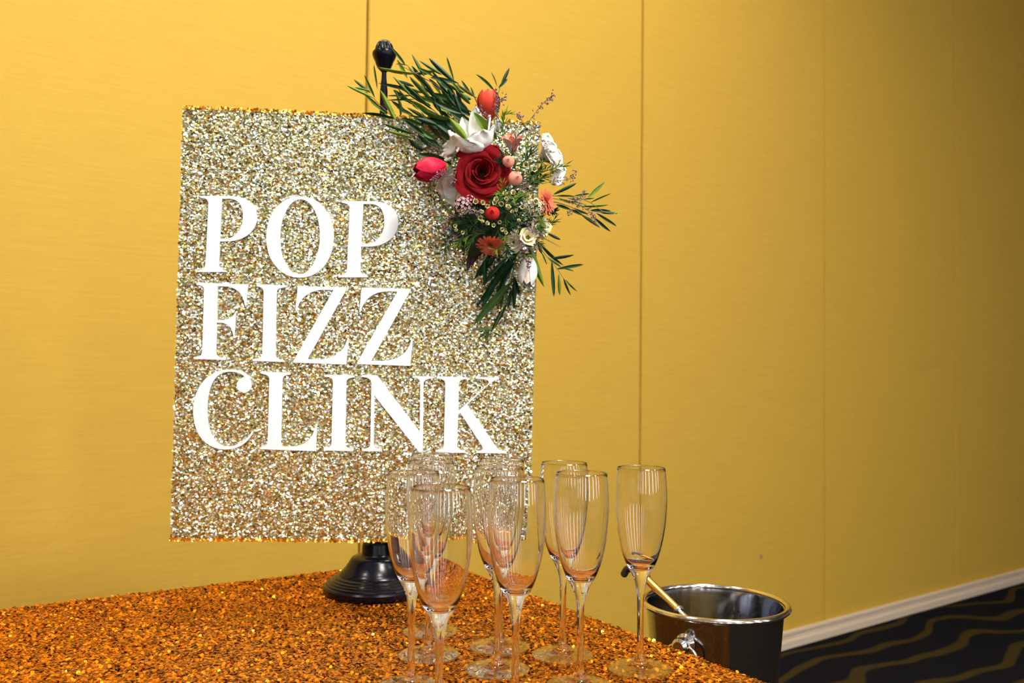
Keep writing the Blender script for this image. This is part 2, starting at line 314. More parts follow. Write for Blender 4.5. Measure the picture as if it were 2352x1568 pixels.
# measured outlines and placements, metres in the frame of the sign (letters in millimetres)
SIGN_POS = [-0.21941, 1.30837, 1.13861]
SIGN_ROT = [0.018102, 0.010926, 0.087345]
LETTERS = [('P', [(-225.5, 178.7), (-184.5, 180.3), (-177.5, 180.0), (-171.2, 179.1), (-165.6, 177.6), (-160.7, 175.6), (-156.5, 172.9), (-153.0, 169.7), (-150.3, 166.0), (-148.2, 161.7), (-146.9, 156.8), (-146.4, 151.3), (-146.8, 145.8), (-148.1, 140.6), (-150.2, 135.7), (-153.1, 131.3), (-156.6, 127.4), (-160.8, 124.0), (-165.6, 121.2), (-170.9, 118.9), (-176.6, 117.2), (-182.7, 116.2), (-196.9, 115.4), (-197.2, 84.1), (-197.1, 82.3), (-196.8, 80.6), (-196.4, 79.2), (-195.7, 78.0), (-194.8, 77.0), (-193.7, 76.2), (-192.3, 75.6), (-190.7, 75.2), (-188.7, 74.9), (-186.4, 74.7), (-186.4, 72.6), (-226.9, 71.3), (-227.0, 73.5), (-224.8, 73.7), (-222.9, 74.2), (-221.2, 74.7), (-219.8, 75.4), (-218.6, 76.3), (-217.5, 77.4), (-216.8, 78.6), (-216.2, 80.0), (-215.8, 81.7), (-215.7, 83.6), (-214.1, 168.7), (-214.2, 169.9), (-214.4, 171.1), (-214.8, 172.1), (-215.5, 173.1), (-216.3, 174.0), (-217.5, 174.7), (-219.0, 175.4), (-220.8, 175.9), (-222.9, 176.2), (-225.5, 176.4)], [[(-195.6, 175.9), (-186.0, 176.4), (-181.9, 176.0), (-178.3, 175.1), (-175.2, 173.7), (-172.6, 171.7), (-170.5, 169.3), (-168.8, 166.4), (-167.5, 163.1), (-166.6, 159.3), (-166.0, 155.2), (-165.8, 150.6), (-166.1, 145.5), (-167.0, 140.8), (-168.4, 136.4), (-170.3, 132.4), (-172.7, 128.8), (-175.4, 125.8), (-178.5, 123.2), (-181.9, 121.3), (-185.5, 120.1), (-189.3, 119.5), (-196.8, 118.9)]]), ('O', [(-38.3, 125.7), (-38.9, 116.6), (-40.5, 107.7), (-43.2, 99.3), (-46.8, 91.6), (-51.4, 84.6), (-56.9, 78.7), (-63.1, 74.0), (-69.9, 70.5), (-77.4, 68.4), (-85.8, 67.7), (-94.2, 68.4), (-101.7, 70.5), (-108.5, 74.0), (-114.6, 78.7), (-120.0, 84.6), (-124.6, 91.4), (-128.2, 99.1), (-130.9, 107.5), (-132.5, 116.3), (-133.0, 125.3), (-132.5, 134.3), (-130.9, 143.1), (-128.3, 151.5), (-124.7, 159.3), (-120.1, 166.2), (-114.7, 172.1), (-108.6, 176.9), (-101.8, 180.4), (-94.3, 182.6), (-85.9, 183.4), (-77.4, 182.7), (-70.0, 180.7), (-63.1, 177.2), (-56.9, 172.5), (-51.5, 166.6), (-46.9, 159.8), (-43.2, 152.0), (-40.5, 143.6), (-38.9, 134.8)], [[(-58.0, 125.9), (-58.3, 117.5), (-59.4, 109.3), (-61.0, 101.6), (-63.3, 94.4), (-66.1, 88.0), (-69.5, 82.6), (-73.2, 78.2), (-77.2, 74.9), (-81.5, 73.0), (-85.8, 72.3), (-90.2, 73.0), (-94.4, 74.9), (-98.4, 78.1), (-102.1, 82.5), (-105.4, 88.0), (-108.3, 94.3), (-110.6, 101.5), (-112.2, 109.2), (-113.2, 117.3), (-113.6, 125.7), (-113.3, 134.1), (-112.3, 142.2), (-110.6, 150.0), (-108.3, 157.1), (-105.5, 163.5), (-102.2, 169.0), (-98.5, 173.4), (-94.5, 176.7), (-90.2, 178.6), (-85.9, 179.3), (-81.5, 178.7), (-77.3, 176.8), (-73.2, 173.6), (-69.5, 169.2), (-66.2, 163.8), (-63.3, 157.4), (-61.0, 150.2), (-59.4, 142.5), (-58.3, 134.3)]]), ('P', [(-28.7, 178.7), (13.5, 180.3), (20.6, 180.0), (27.0, 179.1), (32.8, 177.6), (37.8, 175.5), (42.1, 172.9), (45.7, 169.6), (48.5, 165.8), (50.6, 161.4), (51.9, 156.5), (52.5, 151.0), (52.0, 145.3), (50.7, 140.1), (48.5, 135.2), (45.6, 130.7), (41.9, 126.8), (37.6, 123.3), (32.7, 120.4), (27.3, 118.1), (21.4, 116.4), (15.1, 115.4), (0.5, 114.6), (0.2, 82.9), (0.3, 81.0), (0.5, 79.4), (1.0, 77.9), (1.7, 76.7), (2.6, 75.7), (3.7, 74.9), (5.1, 74.3), (6.9, 73.8), (8.9, 73.5), (11.2, 73.4), (11.2, 71.2), (-30.4, 69.9), (-30.4, 72.1), (-28.2, 72.4), (-26.3, 72.8), (-24.5, 73.3), (-23.1, 74.1), (-21.8, 75.0), (-20.8, 76.0), (-19.9, 77.3), (-19.3, 78.7), (-19.0, 80.4), (-18.8, 82.3), (-17.1, 168.6), (-17.1, 169.8), (-17.3, 171.0), (-17.8, 172.1), (-18.4, 173.0), (-19.3, 173.9), (-20.5, 174.7), (-22.0, 175.3), (-23.8, 175.8), (-26.0, 176.2), (-28.7, 176.4)], [[(2.0, 175.8), (11.9, 176.4), (16.1, 176.0), (19.8, 175.1), (22.9, 173.6), (25.6, 171.7), (27.8, 169.2), (29.5, 166.3), (30.8, 162.9), (31.8, 159.1), (32.3, 154.9), (32.5, 150.3), (32.2, 145.1), (31.3, 140.3), (29.8, 135.8), (27.9, 131.7), (25.4, 128.1), (22.6, 125.1), (19.4, 122.5), (16.0, 120.6), (12.3, 119.3), (8.4, 118.7), (0.6, 118.1)]]), ('F', [(-227.4, 56.1), (-156.5, 55.9), (-157.9, 26.1), (-159.7, 26.0), (-160.9, 30.9), (-162.4, 35.3), (-164.2, 39.2), (-166.5, 42.6), (-169.1, 45.4), (-172.1, 47.8), (-175.5, 49.6), (-179.3, 51.0), (-183.4, 51.9), (-188.0, 52.2), (-198.1, 52.2), (-197.7, 4.4), (-190.7, 4.6), (-188.0, 5.1), (-185.4, 5.6), (-183.1, 6.4), (-181.1, 7.3), (-179.2, 8.3), (-177.6, 9.6), (-176.1, 11.0), (-174.9, 12.6), (-173.9, 14.4), (-173.0, 16.4), (-171.9, 16.4), (-173.0, -16.6), (-174.8, -16.6), (-175.4, -13.5), (-176.2, -10.7), (-177.3, -8.2), (-178.6, -6.0), (-180.1, -4.1), (-181.9, -2.5), (-183.9, -1.3), (-186.1, -0.3), (-188.5, 0.4), (-191.1, 0.7), (-197.8, 0.8), (-197.8, -40.7), (-197.7, -42.5), (-197.3, -44.0), (-196.7, -45.2), (-195.8, -46.2), (-194.7, -47.0), (-193.3, -47.6), (-191.5, -48.1), (-189.4, -48.4), (-186.9, -48.6), (-184.1, -48.7), (-184.0, -51.4), (-228.3, -51.1), (-228.3, -48.5), (-226.0, -48.4), (-224.0, -48.1), (-222.3, -47.6), (-220.8, -47.1), (-219.6, -46.3), (-218.7, -45.3), (-218.0, -44.1), (-217.4, -42.6), (-217.1, -40.9), (-216.9, -38.8), (-216.8, 46.3), (-216.9, 47.6), (-217.2, 48.7), (-217.6, 49.7), (-218.2, 50.6), (-219.0, 51.3), (-220.1, 51.9), (-221.4, 52.4), (-223.1, 52.8), (-225.0, 53.1), (-227.3, 53.4)], []), ('I', [(-144.5, 56.3), (-103.8, 56.1), (-103.7, 53.3), (-106.4, 53.1), (-108.7, 52.7), (-110.7, 52.3), (-112.3, 51.7), (-113.6, 51.0), (-114.7, 50.1), (-115.5, 49.0), (-116.0, 47.8), (-116.3, 46.3), (-116.4, 44.6), (-115.5, -41.1), (-115.4, -42.9), (-115.0, -44.4), (-114.5, -45.6), (-113.7, -46.6), (-112.8, -47.4), (-111.6, -48.1), (-110.3, -48.5), (-108.7, -48.8), (-106.9, -49.0), (-104.9, -49.2), (-104.8, -52.4), (-147.2, -52.0), (-147.3, -49.2), (-144.6, -49.0), (-142.3, -48.6), (-140.2, -48.2), (-138.5, -47.5), (-137.1, -46.7), (-135.9, -45.7), (-135.1, -44.5), (-134.5, -43.0), (-134.1, -41.3), (-134.0, -39.2), (-134.4, 45.3), (-134.5, 46.8), (-134.8, 48.1), (-135.3, 49.3), (-135.9, 50.3), (-136.7, 51.1), (-137.8, 51.8), (-139.1, 52.4), (-140.6, 52.9), (-142.3, 53.3), (-144.4, 53.5)], []), ('Z', [(-87.1, 55.7), (-18.0, 55.9), (-18.0, 54.0), (-70.9, -47.9), (-55.8, -47.8), (-49.2, -47.2), (-43.2, -46.0), (-37.7, -44.3), (-32.8, -42.0), (-28.5, -39.1), (-24.7, -35.7), (-21.5, -31.7), (-18.9, -27.0), (-16.8, -21.8), (-15.3, -15.9), (-13.4, -15.9), (-16.2, -54.1), (-90.4, -53.0), (-90.5, -50.7), (-36.8, 51.6), (-48.1, 51.5), (-54.4, 51.1), (-60.1, 50.1), (-65.4, 48.5), (-70.2, 46.3), (-74.4, 43.5), (-78.1, 40.2), (-81.3, 36.2), (-84.0, 31.7), (-86.2, 26.6), (-87.8, 20.8), (-89.6, 20.8)], []), ('Z', [(2.7, 56.3), (72.6, 56.4), (72.7, 54.6), (19.0, -48.0), (34.3, -47.9), (41.0, -47.2), (47.0, -46.1), (52.6, -44.3), (57.5, -42.0), (61.9, -39.1), (65.8, -35.7), (69.0, -31.6), (71.7, -27.0), (73.8, -21.7), (75.3, -15.8), (77.2, -15.7), (74.4, -54.2), (-0.7, -53.1), (-0.8, -50.8), (53.6, 52.1), (42.2, 52.0), (35.9, 51.6), (30.0, 50.6), (24.7, 49.0), (19.9, 46.8), (15.6, 44.0), (11.8, 40.7), (8.5, 36.7), (5.8, 32.1), (3.6, 26.9), (2.0, 21.2), (0.1, 21.1)], []), ('C', [(-143.4, -152.0), (-145.7, -156.8), (-148.4, -161.1), (-151.4, -164.8), (-154.8, -168.1), (-158.5, -170.9), (-162.5, -173.2), (-166.9, -175.0), (-171.5, -176.3), (-176.5, -177.1), (-181.7, -177.5), (-189.5, -176.8), (-196.7, -174.9), (-203.3, -171.9), (-209.1, -167.8), (-214.2, -162.6), (-218.6, -156.4), (-222.1, -149.3), (-224.7, -141.3), (-226.4, -132.5), (-227.2, -122.9), (-226.7, -113.2), (-225.1, -104.1), (-222.3, -95.8), (-218.6, -88.2), (-213.9, -81.6), (-208.4, -75.9), (-202.0, -71.3), (-195.0, -67.8), (-187.4, -65.6), (-179.2, -64.7), (-173.6, -64.9), (-168.6, -65.7), (-164.0, -67.1), (-159.9, -68.9), (-156.3, -71.2), (-153.4, -73.8), (-151.0, -76.7), (-149.2, -79.7), (-148.1, -82.9), (-147.7, -86.2), (-147.9, -88.3), (-148.3, -90.2), (-149.0, -91.8), (-149.9, -93.1), (-150.9, -94.2), (-152.1, -95.1), (-153.4, -95.8), (-154.7, -96.2), (-156.1, -96.5), (-157.6, -96.5), (-159.6, -96.3), (-161.4, -95.9), (-163.0, -95.3), (-164.4, -94.5), (-165.5, -93.5), (-166.5, -92.4), (-167.2, -91.1), (-167.7, -89.7), (-168.1, -88.2), (-168.2, -86.6), (-168.0, -84.5), (-167.5, -82.6), (-166.7, -81.0), (-165.7, -79.6), (-164.5, -78.4), (-163.1, -77.4), (-161.6, -76.6), (-160.0, -76.0), (-158.3, -75.5), (-156.5, -75.3), (-158.3, -73.6), (-160.3, -72.2), (-162.4, -71.0), (-164.7, -70.0), (-167.1, -69.1), (-169.6, -68.5), (-172.2, -68.1), (-174.8, -67.9), (-177.5, -67.8), (-180.2, -67.9), (-185.9, -69.1), (-190.9, -71.3), (-195.2, -74.7), (-198.8, -79.1), (-201.8, -84.4), (-204.1, -90.7), (-205.8, -97.8), (-207.0, -105.7), (-207.6, -114.4), (-207.7, -123.7), (-207.0, -132.9), (-205.8, -141.1), (-204.1, -148.5), (-201.8, -154.9), (-199.0, -160.4), (-195.7, -164.9), (-192.0, -168.5), (-187.9, -171.0), (-183.4, -172.5), (-178.5, -173.0), (-174.2, -172.7), (-170.0, -171.9), (-166.1, -170.6), (-162.3, -168.9), (-158.8, -166.8), (-155.6, -164.4), (-152.6, -161.6), (-149.9, -158.5), (-147.5, -155.1), (-145.5, -151.4)], []), ('L', [(-135.0, -67.0), (-94.1, -67.7), (-94.1, -70.2), (-96.3, -70.5), (-98.2, -70.8), (-99.9, -71.2), (-101.3, -71.8), (-102.5, -72.5), (-103.4, -73.4), (-104.1, -74.5), (-104.6, -75.8), (-104.9, -77.3), (-105.0, -79.0), (-104.6, -172.2), (-93.7, -172.5), (-87.8, -172.2), (-82.3, -171.2), (-77.4, -169.7), (-73.0, -167.7), (-69.1, -165.0), (-65.8, -161.8), (-62.9, -157.9), (-60.6, -153.4), (-58.8, -148.3), (-57.5, -142.6), (-55.2, -142.5), (-55.6, -178.0), (-133.7, -176.3), (-133.8, -173.8), (-131.6, -173.6), (-129.6, -173.2), (-128.0, -172.8), (-126.6, -172.1), (-125.5, -171.3), (-124.6, -170.3), (-124.0, -169.0), (-123.5, -167.5), (-123.3, -165.8), (-123.2, -163.7), (-123.2, -78.3), (-123.3, -76.7), (-123.6, -75.3), (-124.2, -74.1), (-124.9, -73.1), (-125.9, -72.2), (-127.1, -71.5), (-128.6, -70.9), (-130.4, -70.4), (-132.6, -70.0), (-135.0, -69.7)], []), ('I', [(-46.8, -69.2), (-4.2, -69.7), (-4.2, -72.3), (-6.6, -72.5), (-8.6, -72.9), (-10.3, -73.3), (-11.8, -73.9), (-13.0, -74.6), (-13.9, -75.5), (-14.6, -76.5), (-15.1, -77.7), (-15.4, -79.1), (-15.5, -80.7), (-14.7, -165.6), (-14.5, -167.4), (-14.2, -169.0), (-13.8, -170.3), (-13.1, -171.3), (-12.2, -172.2), (-11.0, -172.8), (-9.6, -173.3), (-8.0, -173.6), (-6.1, -173.9), (-3.9, -174.0), (-3.8, -177.3), (-44.9, -176.9), (-45.0, -174.1), (-42.7, -173.9), (-40.8, -173.6), (-39.1, -173.2), (-37.8, -172.6), (-36.6, -171.8), (-35.7, -170.9), (-35.1, -169.7), (-34.6, -168.3), (-34.3, -166.6), (-34.2, -164.7), (-34.4, -78.7), (-34.5, -77.4), (-34.9, -76.3), (-35.4, -75.3), (-36.3, -74.5), (-37.3, -73.7), (-38.6, -73.2), (-40.2, -72.7), (-42.1, -72.4), (-44.2, -72.2), (-46.7, -72.0)], []), ('N', [(6.4, -68.6), (27.6, -68.6), (90.3, -148.3), (89.3, -78.5), (89.1, -77.0), (88.8, -75.6), (88.2, -74.4), (87.5, -73.5), (86.5, -72.7), (85.4, -72.1), (84.0, -71.6), (82.3, -71.3), (80.5, -71.1), (78.3, -71.0), (78.3, -68.7), (107.2, -68.8), (107.3, -71.4), (104.7, -71.5), (102.3, -71.9), (100.3, -72.3), (98.5, -73.0), (97.1, -73.8), (95.9, -74.8), (95.0, -75.9), (94.4, -77.3), (94.1, -78.9), (94.0, -80.8), (95.5, -179.6), (92.2, -179.7), (24.7, -97.6), (25.5, -166.1), (25.7, -167.8), (26.0, -169.2), (26.6, -170.4), (27.4, -171.4), (28.4, -172.2), (29.6, -172.8), (31.1, -173.3), (32.8, -173.7), (34.9, -173.9), (37.2, -174.1), (37.3, -177.2), (9.1, -176.9), (9.0, -174.1), (11.4, -173.9), (13.5, -173.6), (15.3, -173.2), (16.8, -172.7), (18.0, -172.0), (18.9, -171.0), (19.7, -169.9), (20.2, -168.5), (20.5, -166.9), (20.6, -165.0), (20.0, -80.0), (19.8, -78.3), (19.4, -76.9), (18.7, -75.6), (17.8, -74.6), (16.6, -73.7), (15.1, -72.9), (13.4, -72.3), (11.4, -71.9), (9.0, -71.6), (6.4, -71.4)], []), ('K', [(112.6, -68.7), (156.5, -68.4), (156.6, -71.0), (154.2, -71.3), (152.0, -71.6), (150.2, -72.0), (148.7, -72.6), (147.5, -73.3), (146.5, -74.1), (145.7, -75.1), (145.2, -76.3), (144.9, -77.7), (144.8, -79.3), (144.8, -117.4), (183.5, -81.3), (185.6, -79.2), (187.0, -77.3), (187.7, -75.6), (187.7, -74.3), (186.8, -73.1), (185.1, -72.2), (182.4, -71.5), (178.8, -71.0), (174.2, -70.7), (168.6, -70.5), (168.6, -68.2), (202.6, -68.4), (202.7, -70.8), (200.8, -71.1), (199.0, -71.5), (197.3, -72.1), (195.7, -72.8), (194.2, -73.6), (192.7, -74.5), (191.2, -75.5), (189.8, -76.7), (188.4, -78.0), (187.0, -79.4), (157.5, -108.2), (198.5, -164.8), (199.9, -166.8), (201.3, -168.5), (202.8, -169.9), (204.2, -171.1), (205.8, -172.1), (207.4, -172.9), (209.2, -173.5), (211.2, -174.0), (213.3, -174.4), (215.8, -174.7), (215.8, -177.5), (172.3, -177.4), (172.3, -174.8), (175.0, -174.6), (177.2, -174.3), (178.9, -173.8), (180.2, -173.3), (181.0, -172.6), (181.5, -171.7), (181.5, -170.6), (181.2, -169.4), (180.6, -167.9), (179.6, -166.2), (147.9, -120.1), (144.7, -123.0), (144.5, -165.6), (144.7, -167.4), (145.0, -169.0), (145.5, -170.3), (146.3, -171.4), (147.3, -172.3), (148.5, -172.9), (150.0, -173.5), (151.8, -173.8), (153.9, -174.1), (156.3, -174.3), (156.3, -177.6), (113.6, -177.5), (113.6, -174.7), (116.0, -174.5), (118.1, -174.1), (119.9, -173.7), (121.4, -173.1), (122.6, -172.3), (123.6, -171.3), (124.4, -170.0), (124.9, -168.5), (125.2, -166.8), (125.3, -164.7), (125.3, -79.0), (125.1, -77.5), (124.8, -76.1), (124.2, -75.0), (123.3, -74.1), (122.2, -73.3), (120.8, -72.6), (119.2, -72.1), (117.3, -71.7), (115.1, -71.4), (112.7, -71.2)], [])]
